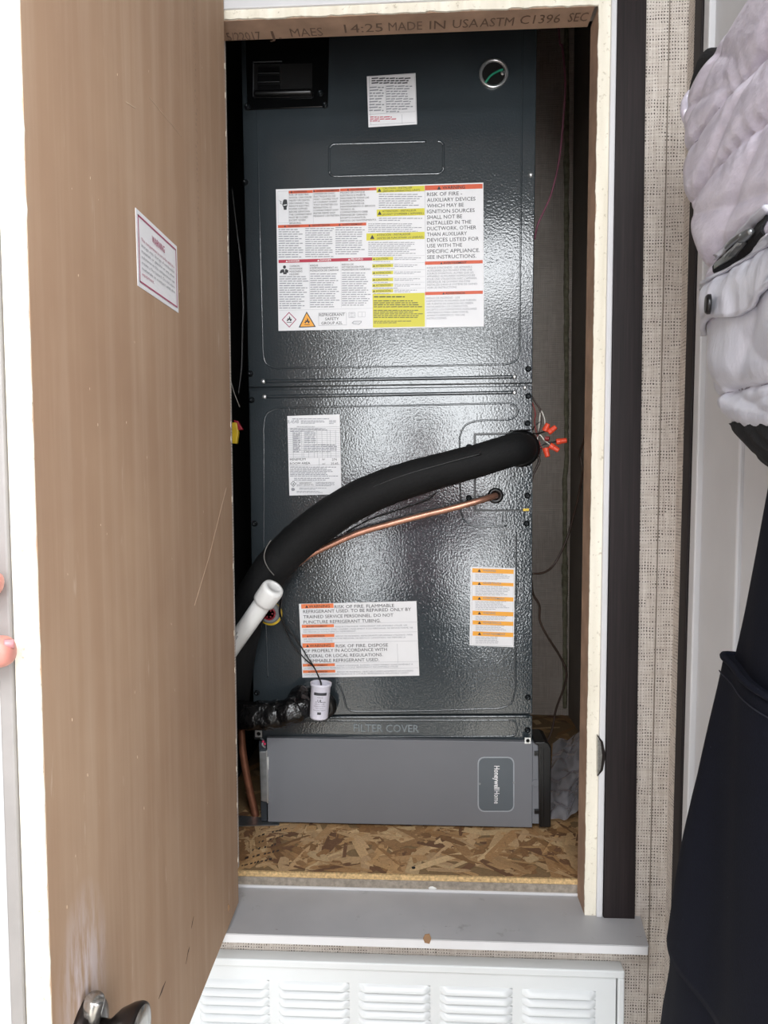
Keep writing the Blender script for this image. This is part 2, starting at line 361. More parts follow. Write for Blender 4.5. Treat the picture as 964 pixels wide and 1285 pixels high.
# head of the opening: printed gypsum board with chipped cream edge, white board above
def ragged(mb, x0, x1, z0, z1, y0, y1, amp, n, vertical=False, side=1):
    """strip whose one long edge is chipped"""
    top = []; bot = []
    for i in range(n + 1):
        f = i / n; j = amp * (noise.noise(Vector((f*n*.35, z0*7, x0*5))) + .6*random.random())
        if vertical:
            z = z0 + (z1-z0)*f
            if side > 0: bot.append((x0, z)); top.append((x1 + j, z))
            else: bot.append((x0 - j, z)); top.append((x1, z))
        else:
            x = x0 + (x1-x0)*f; bot.append((x, z0 - j)); top.append((x, z1))
    for i in range(n):
        q = [bot[i], bot[i+1], top[i+1], top[i]]
        mb.prism([(x, y0, z) for x, z in q], (0, y1-y0, 0))
    return mb
t1 = empty('trim_3', (0, 0, OZ1), 'brown gypsum board head of the closet opening with black dot print', 'board', kind='structure')
mb = MB(); mb.box(OX0 - .02, OX1, .0015, JD, OZ1, OZ1 + .016); mb.build('head_board', M['paper_brown_plain'], t1)
mb = MB(); ragged(mb, OX0 - .02, OX1 + .005, OZ1 + .001, OZ1 + .0145, -.002, .0016, .0022, 90); mb.build('chipped_edge', M['core'], t1)
mb = MB(); mb.box(OX0 - .02, OX1 + .024, -.006, .0, OZ1 + .0145, 2.5); props(mb.build('trim_4', M['white_paint'], bevel=.002), kind='structure')
# right jamb
t2 = empty('trim_5', (OX1, 0, ZS), 'right jamb of the closet opening, brown inside with cream chipped edge', 'jamb', kind='structure')
jx = lambda z: .2705 + (.2785 - .2705) * (z - ZS) / (OZ1 - ZS)
mb = MB(); mb.prism([(jx(ZS), .0015, ZS), (jx(OZ1), .0015, OZ1), (jx(OZ1)+.014, .0015, OZ1), (jx(ZS)+.014, .0015, ZS)], (0, JD, 0)); mb.build('jamb_board', M['paper_brown_plain'], t2)
mb = MB()
for i in range(120):
    za = ZS + (OZ1 + .014 - ZS)*i/120; zb = ZS + (OZ1 + .014 - ZS)*(i+1)/120
    j0 = .0016*noise.noise(Vector((i*.4, 3, 0))) + .0006*random.random(); j1 = .0016*noise.noise(Vector(((i+1)*.4, 3, 0)))
    mb.prism([(jx(za) - .0004 + j0, -.002, za), (jx(za) + .0185, -.002, za), (jx(zb) + .0185, -.002, zb), (jx(zb) - .0004 + j1, -.002, zb)], (0, .0036, 0))
mb.build('chipped_edge', M['core'], t2)
mb = MB(); mb.prism([(jx(ZS)+.018, -.001, ZS), (jx(ZS)+.0285, -.001, ZS), (jx(2.5)+.0265, -.001, 2.5), (jx(2.5)+.018, -.001, 2.5)], (0, -.007, 0)); mb.build('white_stop', M['white_paint'], t2, bevel=.0025)
mb = MB(); mb.box(-.346, -.3295, .0005, JD, ZS - .002, OZ1); props(mb.build('trim_9', M['paper_brown_plain']), kind='structure')
# metal strike plate let into the jamb
sp = [PY(750, 922, -.0095), PY(757, 931, -.0095), PY(760.5, 948, -.0095), PY(757, 967, -.0095), PY(750, 975, -.0095)]
mb = MB(); mb.prism(sp, (0, .005, 0)); k = mb.build('strike_plate', M['bronze'], t2, bevel=.0008)
mb = MB(); mb.prism([PY(750, 924, -.0105), PY(754, 931, -.0105), PY(756, 948, -.0105), PY(754, 966, -.0105), PY(750, 973, -.0105)], (0, .002, 0)); mb.build('strike_lip', M['nickel'], k, bevel=.0004)
# dark batten beside it
q = [PY(775, 0, -.008), PY(812, 0, -.008), PY(797, 1163, -.008), PY(757.5, 1163, -.008)]
up = (q[0] - q[3]) * .25; q[0] = q[0] + up; q[1] = q[1] + (q[1] - q[2]) * .25
mb = MB(); mb.prism(q, (0, .008, 0)); props(mb.build('trim_6', M['dark_wood'], bevel=.0015), kind='structure')
mb = MB(); a, b = q[3] + Vector((0, -.003, .001)), q[2] + Vector((0, -.003, .001))
mb.tube([a.lerp(b, i/8) + Vector((0, 0, .0015*math.sin(i*2.1))) for i in range(9)], [.003, .004, .0045, .004, .005, .0045, .005, .0045, .003], 8, 3, round_cap=True)
props(mb.build('caulk_bead', M['caulk'], smooth=True), 'bead of white caulk under the dark batten on the grey sill', 'caulk')
# sill board
s7 = empty('trim_7', (0, -.03, ZS), 'scuffed grey sill board under the closet opening', 'sill', kind='structure')
sl = [(-.47, -.0745), (.3525, -.0745), (.3625, -.0005), (OX1 + .01, -.0005), (OX1 - .003, .058), (-.3295, .058), (-.3295, -.0005), (-.47, -.0005)]
mb = MB(); mb.prism([(x, y, ZS) for x, y in sl], (0, 0, -.002)); mb.build('sill_top', M['sill'], s7)
mb = MB(); mb.prism([(x, y, ZS - .002) for x, y in [(-.47, -.074), (.352, -.074), (.362, -.0005), (-.47, -.0005)]], (0, 0, -.014)); mb.build('sill_edge', M['white_paint'], s7, bevel=.001)
mb = MB()
for (px, py, n) in ((536, 1178, 3), (243+40, 1138, 2)):
    p = PY(px, py, -.0752)
    mb.prism([p + Vector((.006*math.cos(a)*(1+.3*random.random()), 0, .0075*math.sin(a)*(1+.3*random.random()))) for a in [i*1.05 for i in range(6)]], (0, .001, 0))
mb.build('chipped_spot', plain('bare_wood', '#8a6b4e', .8), s7)
# crumbs of white caulk on the sill
for px, py, r, lab in ((543, 1112, .011, 'lump of white filler on the edge below the closet floor'),):
    c = PZ(px, py, ZS + .006)
    mb = MB(); mb.grid(lambda u, v: c + Vector((math.cos(2*math.pi*u)*math.sin(math.pi*v)*r*1.25, math.sin(2*math.pi*u)*math.sin(math.pi*v)*r*.7, math.cos(math.pi*v)*r*.55)) * (1 + .0*u) + Vector((0, 0, 1))*r*.25*noise.noise(Vector((u*4, v*4, 2))), 16, 10, True)
    props(mb.build('filler_lump', M['caulk'], smooth=True), lab, 'filler')

# closet shell
mb = MB(); mb.box(-.5, XR + .05, YB, YB + .03, ZF - .03, 2.92); props(mb.build('wall_closet_back', M['burlap']), kind='structure')
mb = MB(); mb.box(XR, XR + .03, .07, YB, ZF - .03, 2.92); props(mb.build('wall_closet_right', M['closet_side']), kind='structure')
mb = MB(); mb.box(-.46, -.43, .07, YB, ZF - .03, 2.92); props(mb.build('wall_closet_left', M['closet_dark']), kind='structure')
mb = MB(); mb.box(-.46, XR + .05, .0, YB + .03, 2.92, 2.95); props(mb.build('ceiling_closet', M['closet_dark']), kind='structure')
fl = empty('floor_closet', (0, .45, ZF), 'strand board floor of the closet under the air handler', 'floor', kind='structure')
mb = MB(); mb.box(-.43, XR, .056, YB, ZF - .019, ZF - .0004, (.30, .19, .09)); mb.build('floor_board', M['strand'], fl)
mb = MB(); TONES = ['#b89264', '#a98257', '#c7a478', '#967048', '#a47e55', '#86623f', '#bd9b71', '#cfb084', '#75543a', '#b28d62', '#c2a077']
for i in range(900):
    front = random.random() < .72
    x = random.uniform(-.40, XR - .01); y = random.uniform(.066, .27) if front else random.uniform(.25, YB - .01)
    L = random.choice((.03, .05, .07, .09, .12)) * random.uniform(.7, 1.2); wd = random.uniform(.007, .024); a = random.uniform(0, math.pi)
    ca, sa = math.cos(a), math.sin(a); z = ZF - .0003 + .0011*i/900
    pts = []
    for (p, q) in ((-.5, -.4), (-.3, -.5), (.35, -.48), (.5, -.2), (.48, .4), (.2, .5), (-.4, .46), (-.5, .1)):
        p *= L*random.uniform(.85, 1.1); q *= wd*random.uniform(.8, 1.2)
        xx, yy = x + p*ca - q*sa, y + p*sa + q*ca
        pts.append((min(max(xx, -.43), XR), min(max(yy, .058), YB), z + .0004*math.sin(p*80)))
    c = lin(random.choice(TONES)); g = random.uniform(1.0, 1.35)
    mb.poly(pts, tuple(min(1, k*g) for k in c[:3]))
props(mb.build('wood_strand', M['strand'], fl, normals=False), kind='stuff')
mb = MB()
for r_ in range(5):
    a_, b_ = PZ(303 + r_*4, 1088 - r_*9, ZF), PZ(352 + r_*2, 1077 - r_*9, ZF); u_ = 0.0
    while u_ < .95:
        l_ = random.uniform(.03, .09); p0_, p1_ = a_.lerp(b_, u_), a_.lerp(b_, min(1, u_ + l_)); h_ = Vector((0, random.uniform(.004, .008), 0)); up_z = Vector((0, 0, .0012))
        if random.random() < .7: mb.poly([p0_ + up_z, p1_ + up_z, p1_ + h_ + up_z, p0_ + h_ + up_z], lin('#3a2e26'))
        u_ += l_ + random.uniform(.02, .06)
mb.build('stamped_print', M['ink'], fl, normals=False)
mb = MB(); mb.box(OX0 - .02, XR - .15, .052, .058, ZF - .008, ZF + .001); mb.build('raw_edge', M['particle'], fl, bevel=.001)
mb = MB(); mb.box(OX0 - .02, XR - .15, .0535, .058, ZS, ZF - .008); mb.build('weathered_edge', M['particle_grey'], fl)
mb = MB(); mb.box(OX0 - .02, OX1, .0505, .056, ZS - .001, ZS + .004); mb.build('edge_bead', M['white_paint'], fl, bevel=.0015)
p = PZ(519, 1089, ZF + .0012); mb = MB(); mb.lathe(p, (0, 0, 1), [(.0035, -.001), (.0035, .0008), (.002, .0012)], 12); mb.build('screw_head', M['screw'], fl)
mb = MB(); fo = [PY(709 if y > 600 else 711, y, YB - .004) for y in range(30, 900, 22)]
for p in fo: p.x = min(p.x, XR - .006)
mb.tube(fo, [.006 + .005*abs(noise.noise(Vector((i*.7, 1, 1)))) for i in range(len(fo))], 10, 4, jit=.5)
props(mb.build('spray_foam_bead', M['spray_foam'], smooth=True), 'ragged greenish bead of spray foam down the back right closet corner', 'foam')

# ------------------------------------------------------------------ lettering
def text_tris(txt, offset=0.0):
    cu = bpy.data.curves.new('t', 'FONT'); cu.body = txt; cu.size = 1.0; cu.resolution_u = 2; cu.offset = offset
    o = bpy.data.objects.new('t', cu); COL.objects.link(o)
    dg = bpy.context.evaluated_depsgraph_get(); me = o.evaluated_get(dg).to_mesh()
    V = [v.co.copy() for v in me.vertices]; F = [tuple(p.vertices) for p in me.polygons]
    o.to_mesh_clear() if hasattr(o, 'to_mesh_clear') else None
    bpy.data.objects.remove(o); bpy.data.curves.remove(cu)
    return V, F
TC = {}
def text2d(txt, cap, width=None, offset=0.0):
    """list of (x, y) points with the given capital height, and faces"""
    key = (txt, offset)
    if key not in TC: TC[key] = text_tris(txt, offset)
    V, F = TC[key]
    if not V: return [], [], 0
    k = cap / 0.715; x0 = min(v.x for v in V); x1 = max(v.x for v in V)
    kx = k if width is None else width / max(x1 - x0, 1e-6)
    return [((v.x - x0)*kx, v.y*k) for v in V], F, (x1 - x0)*kx
INK = {'k': '#26272b', 'g': '#8d8f95', 'lg': '#a4a6ab', 'or': '#d0562f', 'red': '#b3243e', 'y': '#d3cb33', 'w': '#ececec', 'am': '#f0a838', 'orl': '#ea7d48', 'am2': '#e59c32', 'mag': '#a8486a'}
class Sheet:
    """a printed sheet lying on a plane; coordinates are (x right, y down) in the units of a measured crop"""
    def __init__(s, name, label, parent, corners, crop, org=(0, 0), plane='Y', off=0.0008, mat='label', at=None):
        s.k = crop[2]; s.cx, s.cy = crop[0], crop[1]; s.parent = parent
        s.c = corners
        W3 = [at(x, y) for x, y in corners]
        s.o = W3[0]; s.U = ((W3[1] - W3[0]) + (W3[2] - W3[3])) / 2; s.V = ((W3[3] - W3[0]) + (W3[2] - W3[1])) / 2
        s.o = (W3[0] + W3[1] + W3[2] + W3[3]) / 4 - s.U/2 - s.V/2
        n = s.U.cross(s.V).normalized(); s.n = -n if n.dot(CAM - s.o) < 0 else n
        if s.n.dot(CAM - s.o) < 0: s.n = -s.n
        mb = MB(); base = [s.o, s.o + s.U, s.o + s.U + s.V, s.o + s.V]
        mb.prism([p + s.n*.0001 for p in base], s.n*.0005)
        s.obj = mb.build(name, M[mat], parent); s.obj['label'] = label
        s.ink = MB(); s.bands = MB()
    def uv(s, x, y):
        x = s.cx + x/s.k; y = s.cy + y/s.k
        (ax, ay), (bx, by), (cx, cy), (dx, dy) = s.c
        v = (y - ay)/(dy - ay); u = (x - (ax + (dx-ax)*v))/((bx + (cx-bx)*v) - (ax + (dx-ax)*v))
        yt = ay + (by-ay)*u; yb = dy + (cy-dy)*u; v = (y - yt)/(yb - yt)
        return u, v
    def w(s, u, v, h): return s.o + s.U*u + s.V*v + s.n*h
    def sx(s): return s.U.length
    def px(s): return s.U.length / abs(s.c[1][0] - s.c[0][0]) / s.k     # metres per crop unit
    def rect(s, x0, y0, x1, y1, c, h=.0009, ink=False):
        u0, v0 = s.uv(x0, y0); u1, _ = s.uv(x1, y0); _, v1 = s.uv(x0, y1)
        (s.ink if ink else s.bands).poly([s.w(u0, v0, h), s.w(u1, v0, h), s.w(u1, v1, h), s.w(u0, v1, h)], lin(INK[c]))
    def pol(s, pts, c, h=.0013, ref=None):
        rx, ry = ref or pts[0]; u0, v0 = s.uv(rx, ry); p = s.px(); ul, vl = s.U.length, s.V.length
        s.ink.poly([s.w(u0 + (x-rx)*p/ul, v0 + (y-ry)*p/vl, h) for x, y in pts], lin(INK[c]))
    def line(s, x0, y0, x1, y1, c='lg', t=2):
        if abs(x1-x0) > abs(y1-y0): s.rect(x0, y0, x1, y0 + t, c, .0008, True)
        else: s.rect(x0, y0, x0 + t, y1, c, .0008, True)
    def frame(s, x0, y0, x1, y1, c='lg', t=2):
        s.line(x0, y0, x1, y0, c, t); s.line(x0, y1, x1, y1, c, t); s.line(x0, y0, x0, y1, c, t); s.line(x1, y0, x1, y1, c, t)
    def text(s, x, y, cap, txt, c='k', width=None, off=0.0, h=.0013):
        p = s.px(); P, F, wd = text2d(txt, cap*p, None if width is None else width*p, off)
        if not P: return
        u0, v0 = s.uv(x, y); ul, vl = s.U.length, s.V.length
        s.ink.add([s.w(u0 + a/ul, v0 - b/vl, h) for a, b in P], F); s.ink.c[-len(F):] = [lin(INK[c])]*len(F)
    def tri(s, x, y, r, c='k'): s.pol([(x, y - r), (x + r, y + r*.8), (x - r, y + r*.8)], c, ref=(x, y))
    def para(s, x0, y0, x1, y1, n, c='g', fill=.36, ragged=.25):
        """print too small to read: rows of word-sized dashes"""
        ph = (y1 - y0)/n
        for i in range(n):
            x = x0; end = x1 - (x1-x0)*ragged*random.random()*(1 if i < n-1 else 2.2)
            while x < end - ph*.5:
                wl = min(ph*random.uniform(.7, 3.2), end - x); s.rect(x, y0 + i*ph + ph*.25, x + wl, y0 + i*ph + ph*(.25 + fill), c, .0010, True); x += wl + ph*.35
    def lines(s, x, y, step, cap, rows, c='k', off=0.0, kx=None):
        for i, r in enumerate(rows):
            if isinstance(r, tuple): s.text(x, y + i*step, cap, r[0], c, r[1], off)
            else: s.text(x, y + i*step, cap, r, c, None, off)
    def done(s):
        if s.bands.v: s.bands.build('colour_band', M['ink'], s.obj, normals=False)
        if s.ink.v: s.ink.build('printed_text', M['ink'], s.obj, normals=False)

# dot print on the gypsum board over the opening
mb = MB()
for px, py, cap, wd, txt in ((287, 51, 9, 42, '5/22017'), (338, 49, 9, 16, 'J.'), (366, 46, 9, 40, 'MAES'), (433, 41, 9, 48, '14:25'), (488, 38.5, 9, 42, 'MADE'), (539, 36.5, 9, 20, 'IN'), (568, 35, 9, 32, 'USA'), (602, 33.5, 9, 42, 'ASTM'), (652, 30, 9, 50, 'C1396'), (712, 27, 9, 24, 'SEC')):
    a = PZ(px, py, OZ1); b = PZ(px + wd, py - wd*.045, OZ1)
    P, F, _ = text2d(txt, .022, b.x - a.x)
    mb.add([(a.x + x, a.y - y, OZ1 - .0004) for x, y in P], F, lin('#6b5443'))
mb.build('printed_text', M['ink'], t1, normals=False)

# ------------------------------------------------------------------ the open door of the closet
DX = -0.311
dr = empty('door_2', (DX, -.012, ZC - .724), 'open closet door of brown gypsum board hinged at the left of the opening', 'door', kind='structure')
def door_slab(mb, x0, x1, y0, y1, ztop=ZC + .8):
    zb = lambda y: ZC - .7225 + .038*(y + .012)
    P = [(x, y, zb(y)) for y in (y0, y1) for x in (x0, x1)] + [(x, y, ztop) for y in (y0, y1) for x in (x0, x1)]
    mb.add(P, [(0,2,3,1),(4,5,7,6),(0,1,5,4),(2,6,7,3),(0,4,6,2),(1,3,7,5)])
mb = MB(); door_slab(mb, DX - .011, DX, -.599, -.012); mb.build('door_panel', M['paper_brown'], dr)
mb = MB()
for i in range(150):
    za = ZC - .744 + 1.54*i/150; zb = za + 1.54/150
    j0 = .0012*noise.noise(Vector((i*.5, 0, 7))); j1 = .0012*noise.noise(Vector(((i+1)*.5, 0, 7)))
    mb.prism([(DX - .021, -.6005, za), (DX + j0 - .0002, -.6005, za), (DX + j1 - .0002, -.6005, zb), (DX - .021, -.6005, zb)], (0, .0015, 0))
mb.build('chipped_edge', M['core'], dr)
mb = MB()
for i in range(70):
    if random.random() < .78: continue
    z = ZC - .7 + 1.42*i/70 + random.uniform(0, .012); r_ = random.uniform(.001, .003)
    mb.prism([(DX - .002, -.0125, z), (DX + .0006, -.0125, z - .004), (DX + .0006, -.0125 , z + .006)], (0, r_, 0))
mb.build('frayed_edge', M['core'], dr)
mb = MB(); door_slab(mb, DX - .022, DX - .011, -.599, -.012); mb.build('core_board', M['core'], dr)
mb = MB(); door_slab(mb, DX - .0335, DX - .022, -.604, -.012); mb.build('edge_tape', M['grey_trim'], dr, bevel=.002)
mb = MB(); door_slab(mb, DX - .040, DX - .0335, -.596, -.012); mb.build('white_facing', M['white_paint'], dr)
# knob
kz, ky = ZC - .514, -.545
mb = MB(); mb.lathe((DX, ky, kz), (1, 0, 0), [(.033, 0), (.033, .004), (.028, .010), (.016, .013)], 28); kb = mb.build('knob_rosette', M['bronze'], dr, smooth=True)
mb = MB(); mb.lathe((DX + .012, ky, kz), (1, 0, 0), [(.0135, 0), (.0125, .010), (.015, .013), (.0215, .020), (.0265, .031), (.0275, .037), (.0265, .040)], 28); mb.build('door_knob', M['bronze'], dr, smooth=True)
mb = MB(); mb.lathe((DX + .0515, ky, kz), (1, 0, 0), [(.0255, -.002), (.0245, .001), (.012, .0022), (.001, .0023)], 28); mb.build('knob_face', M['nickel'], dr, smooth=True)
mb = MB(); mb.lathe((DX + .006, ky - .004, kz + .012), (.25, 0, 1), [(.009, 0), (.009, .026), (.0075, .0285)], 18); mb.build('latch_sleeve', M['nickel'], dr, smooth=True)
st = Sheet('warning_sticker', 'small white warning sticker with a thin red border', dr, [(170, 262), (221, 308), (224, 394), (172, 357)], (160, 250, 8.5625), at=lambda x, y: PX(x, y, DX))
def stf(x0, y0, x1, y1, c, t=1): pass
for (a0, a1, b0, b1) in ((.035, .965, .06, .085), (.035, .965, .915, .94), (.035, .05, .06, .94), (.95, .965, .06, .94)):
    st.ink.poly([st.w(a0, b0, .001), st.w(a1, b0, .001), st.w(a1, b1, .001), st.w(a0, b1, .001)], lin(INK['mag']))
def uvtext(sh, u, v, cap, txt, c, width, off=0):
    P, F, wd = text2d(txt, cap, width, off); ul, vl = sh.U.length, sh.V.length
    sh.ink.add([sh.w(u + a/ul, v - b/vl, .0013) for a, b in P], F); sh.ink.c[-len(F):] = [lin(INK[c])]*len(F)
uvtext(st, .34, .27, .008, 'WARNING', 'mag', .04, .01)
for i, ln in enumerate(('This compartment is not to be used as a', 'storage area. Storage of combustible', 'materials or gasoline or any other', 'substance in this compartment can', 'create a fire hazard. Do not store', 'materials in contact with the', 'equipment.')):
    uvtext(st, .09, .375 + i*.075, .0036, ln, 'mag' if i in (0, 6) else 'g', .104 if i < 6 else .035)
st.done()
# faint line of dot print running up the door
mb = MB()
for i in range(64):
    z = ZC + .80 - i*.0075; y = -.165 + .0012*math.sin(i*3.1)
    if i % 9 == 8: continue
    for k in range(2):
        yy = y + random.uniform(-.004, .004); mb.poly([(DX + .0004, yy, z), (DX + .0004, yy + .0014, z), (DX + .0004, yy + .0014, z + .0045*random.random()), (DX + .0004, yy, z + .003)], lin('#7a5f4b'))
mb.build('printed_text', M['ink'], dr, normals=False)
# scratches and chipped flecks on the paper
mb = MB()
for (xa, ya, xb, yb, wd) in ((187, 122, 228, 172, .0008), (158, 128, 170, 136, .0015), (284, 612, 262, 700, .0004), (262, 700, 244, 760, .0003)):
    a, b = PX(xa, ya, DX), PX(xb, yb, DX); n_ = Vector((0, -(b-a).z, (b-a).y)).normalized()*wd/2
    mb.prism([a - n_, b - n_*.4, b + n_*.4, a + n_], (.0004, 0, 0))
for k in range(34):
    x, y = random.uniform(80, 285), random.uniform(20, 1150); p = PX(x, y, DX); h = random.uniform(.001, .003); q = random.uniform(.0004, .0009)
    mb.prism([p, p + Vector((0, q, 0)), p + Vector((0, q*.7, h)), p + Vector((0, 0, h*.8))], (.0004, 0, 0))
mb.build('scratch', plain('pale_scratched_paper', '#bda58d', .9), dr)
mb = MB()
for (xa, ya, xb, yb, wd) in ((199, 1253, 208, 1231, .004), (235, 1198, 238, 1188, .003), (240, 1165, 243, 1150, .002), (233, 1210, 236, 1196, .0015)):
    a, b = PX(xa, ya, DX), PX(xb, yb, DX); n_ = Vector((0, -(b-a).z, (b-a).y)).normalized()*wd/2
    mb.prism([a - n_*.3, a.lerp(b, .4) - n_, b, a.lerp(b, .5) + n_], (.0003, 0, 0))
mb.build('gouge', plain('dark_gouge', '#4c3b2f', .9), dr)

# ------------------------------------------------------------------ air handler
def U(x, y, d=0.0): return PY(x, y, YU - d)
ah = empty('air_handler', (U(490, 1000).x, YU + .25, ZF), 'tall slate grey steel air handler filling the closet, covered in warning labels', 'air handler')
E_ = M['enamel']
xl, xr = U(312, 600).x, U(669, 600).x
mb = MB(); mb.box(xl + .002, xr - .002, YU + .006, YU + .52, U(500, 928).z, 2.34); mb.build('cabinet_body', E_, ah)
def panel(pts, d, name, mat=E_, parent=ah, off=0.0, bevel=.002):
    mb = MB(); mb.prism([U(x, y, off) for x, y in pts], (0, d, 0)); return mb.build(name, mat, parent, bevel=bevel)
up_ = panel([(301.5, 22), (674.5, 16), (668.3, 481), (312, 486)], .006, 'upper_panel')
lp_ = panel([(312.8, 489.5), (668.3, 483.5), (668.2, 896), (318, 898)], .006, 'lower_panel')
fc_ = panel([(318, 900), (668.2, 898.5), (668.2, 930), (318.5, 928)], .006, 'filter_cover')
def bead(pts, name, parent, r=.0019, closed=False, flat=.5):
    P = [U(x, y, -.0003) for x, y in pts]
    mb = MB(); mb.tube(P, r, 8, 4, closed=closed)
    for v in mb.v: v.y = (YU) + (v.y - YU)*flat
    return mb.build(name, E_, parent, smooth=True)
def rr(x0, y0, x1, y1, r, sk=0.0, n=4):
    """rounded rectangle in image units, sk = rise of the right end"""
    P = []
    for (cx, cy, a0) in ((x1-r, y0+r, -90), (x1-r, y1-r, 0), (x0+r, y1-r, 90), (x0+r, y0+r, 180)):
        for i in range(n+1):
            a = math.radians(a0 + 90*i/n); P.append((cx + r*math.cos(a), cy + r*math.sin(a)))
    for (ax, ay, bx, by) in ((0, 0, 0, 0),): pass
    return [(x, y - sk*(x-x0)/(x1-x0)) for x, y in P]
def densify(P, step=14, closed=True):
    out = []; N = len(P)
    for i in range(N if closed else N-1):
        a, b = P[i], P[(i+1) % N]; L = math.hypot(b[0]-a[0], b[1]-a[1]); k = max(1, int(L/step)); out += [(a[0]+(b[0]-a[0])*j/k, a[1]+(b[1]-a[1])*j/k) for j in range(k)]
    if not closed: out.append(P[-1])
    return out
bead(densify([(321, 40), (325, 250), (330, 440), (333, 455), (345, 462), (500, 460), (636, 457), (648, 452), (652, 440), (654, 250), (656, 36)], 14, False), 'embossed_bead', up_)
bead(densify(rr(413.5, 181, 556.5, 221.5, 7, 4)), 'embossed_bead', up_, .0026)
bead(densify([(332, 478.5), (646, 473)], 20, False), 'embossed_rib', up_, .0036, flat=.8)
bead(densify([(333, 498), (646, 492.5)], 20, False), 'embossed_rib', lp_, .0036, flat=.8)
bead(densify([(336, 850), (331, 700), (331, 535), (335, 519), (350, 512), (500, 509), (640, 506), (648, 511), (649, 519), (641, 526), (600, 528), (584, 534), (577, 549), (578, 640), (584, 655), (600, 661), (636, 660)], 14, False), 'embossed_bead', lp_)
bead(densify([(648, 668), (647, 862), (642, 882), (626, 889), (540, 892), (448, 893), (436, 889), (431, 872), (424, 856)], 14, False), 'embossed_bead', lp_)
bead(densify([(350, 905), (642, 904), (648, 908), (648, 920), (641, 924), (350, 926)], 14, False), 'embossed_bead', fc_)
bead(densify([(360, 900.5), (664, 899)], 20, False), 'rolled_edge', fc_, .003, flat=.8)
mb = MB(); mb.lathe(U(462, 719), (0, -1, 0), [(.0185, -.001), (.0185, .0007), (.0172, .0007)], 28); mb.build('knockout_plug', E_, lp_, bevel=.0004)
P, F, _ = text2d('FILTER COVER', .0155, abs(U(526, 910).x - U(444, 910).x), .008)
a = U(444, 917.5); mb = MB()
n0 = len(P); vs_ = [(a.x + x, YU - .0016, a.z + y) for x, y in P]; mb.add(vs_, F); mb.add([(x, YU - .0001, z) for x, _, z in vs_], F)
cnt = {}
for f in F:
    for i in range(len(f)): e = (f[i], f[(i+1) % len(f)]); cnt[tuple(sorted(e))] = cnt.get(tuple(sorted(e)), 0) + 1
mb.add([], []); mb.f += [[i, j, j + n0, i + n0] for (i, j), k in cnt.items() if k == 1]; mb.c += [None]*sum(1 for k in cnt.values() if k == 1)
mb.build('raised_lettering', M['lettering_metal'], fc_)
# screws
def screw_mb(p, r):
    mb = MB(); mb.lathe(p, (0, -1, 0), [(r*1.25, 0), (r*1.25, .0008), (r*.8, .0012), (r*.8, .0034), (r*.55, .0042), (r*.5, .003), (r*.01, .003)], 12); return mb
proto = None
for par, pts in ((up_, [(308, 229), (314.5, 469), (663, 463)]), (lp_, [(316, 502), (320, 657), (322.5, 869), (663, 497), (662, 531), (661, 657), (662.6, 875)]), (fc_, [(662, 916)])):
    for x, y in pts:
        p = U(x, y)
        if proto is None: proto = screw_mb(p, .0048).build('screw', M['screw'], par, smooth=True); p0 = p
        else: dup(proto, p - p0, par)
pr_ = None
for par, pts in ((up_, [(666.5, 219.5), (330.5, 478.8), (646, 473)]), (lp_, [(332, 498), (645.8, 492.8), (659, 482.5+4)])):
    for x, y in pts:
        p = U(x, y)
        if pr_ is None:
            mb = MB(); mb.lathe(p, (0, -1, 0), [(.0048, 0), (.0044, .002), (.0025, .0034), (.0004, .0037)], 14); pr_ = mb.build('rivet', M['rivet'], par, smooth=True); q0 = p
        else: dup(pr_, p - q0, par).scale = (1, 1, 1)
# breaker opening, top left
bk = panel([(308, 34), (413, 32), (411.5, 134), (310, 138)], .003, 'breaker_cover', M['enamel_dark'], ah, .003, .0015)
panel([(318, 80), (392, 79), (392, 122), (318, 123)], .0035, 'breaker_window', M['black_void'], bk, .0035, .001)
for i in range(3): panel([(323 + 0, 84 + i*11), (351, 83.5 + i*11), (351, 92 + i*11), (323, 92.5 + i*11)], .005, 'breaker_toggle', M['black_plastic'], bk, .0075, .001)
mb = MB(); a, b = U(322, 117.5, .008), U(389, 115.5, .008); mb.tube([a, b], [.006, .006], 14, 1, round_cap=True); mb.build('breaker_handle', M['black_plastic'], bk, smooth=True)
mb = MB(); a, b = U(318, 78, .0055), U(354, 77, .0055); c_ = U(318, 121, .0055)
mb.tube([c_, a, b], .0012, 6, 1); mb.build('breaker_rim', plain('worn_edge', '#6a6c6e', .4, .5), bk)
for x, y in ((310.5, 134), (408, 132), (402, 117)): dup(proto, U(x, y, .003) - p0, bk).scale = (1, 1, 1)
# round wiring hole with steel ring and green wire
hc = U(619.5, 93)
mb = MB(); mb.lathe(hc, (0, -1, 0), [(.0235, -.0005), (.0235, .0007), (.001, .0007)], 28); ko = mb.build('wiring_hole', M['black_void'], ah, smooth=False)
mb = MB(); mb.lathe(hc, (0, -1, 0), [(.0215, .0005), (.0275, .0005), (.0275, .0035), (.0255, .005), (.0222, .004), (.0215, .0008)], 32)
mb.f = mb.f[:-2]; mb.c = mb.c[:-2]; mb.build('steel_ring', M['rivet'], ko, smooth=True)
mb = MB(); mb.tube([U(609, 104, .003), U(615, 96, .005), U(622, 91, .005), U(631, 87, .003)], .0022, 8, 4); mb.build('green_wire', M['wire_green'], ko, smooth=True)
mb = MB(); mb.lathe(U(631, 92, .002), (0, -1, 0), [(.004, 0), (.0045, .002), (.002, .004)], 8); mb.build('cable_clamp', M['steel'], ko)
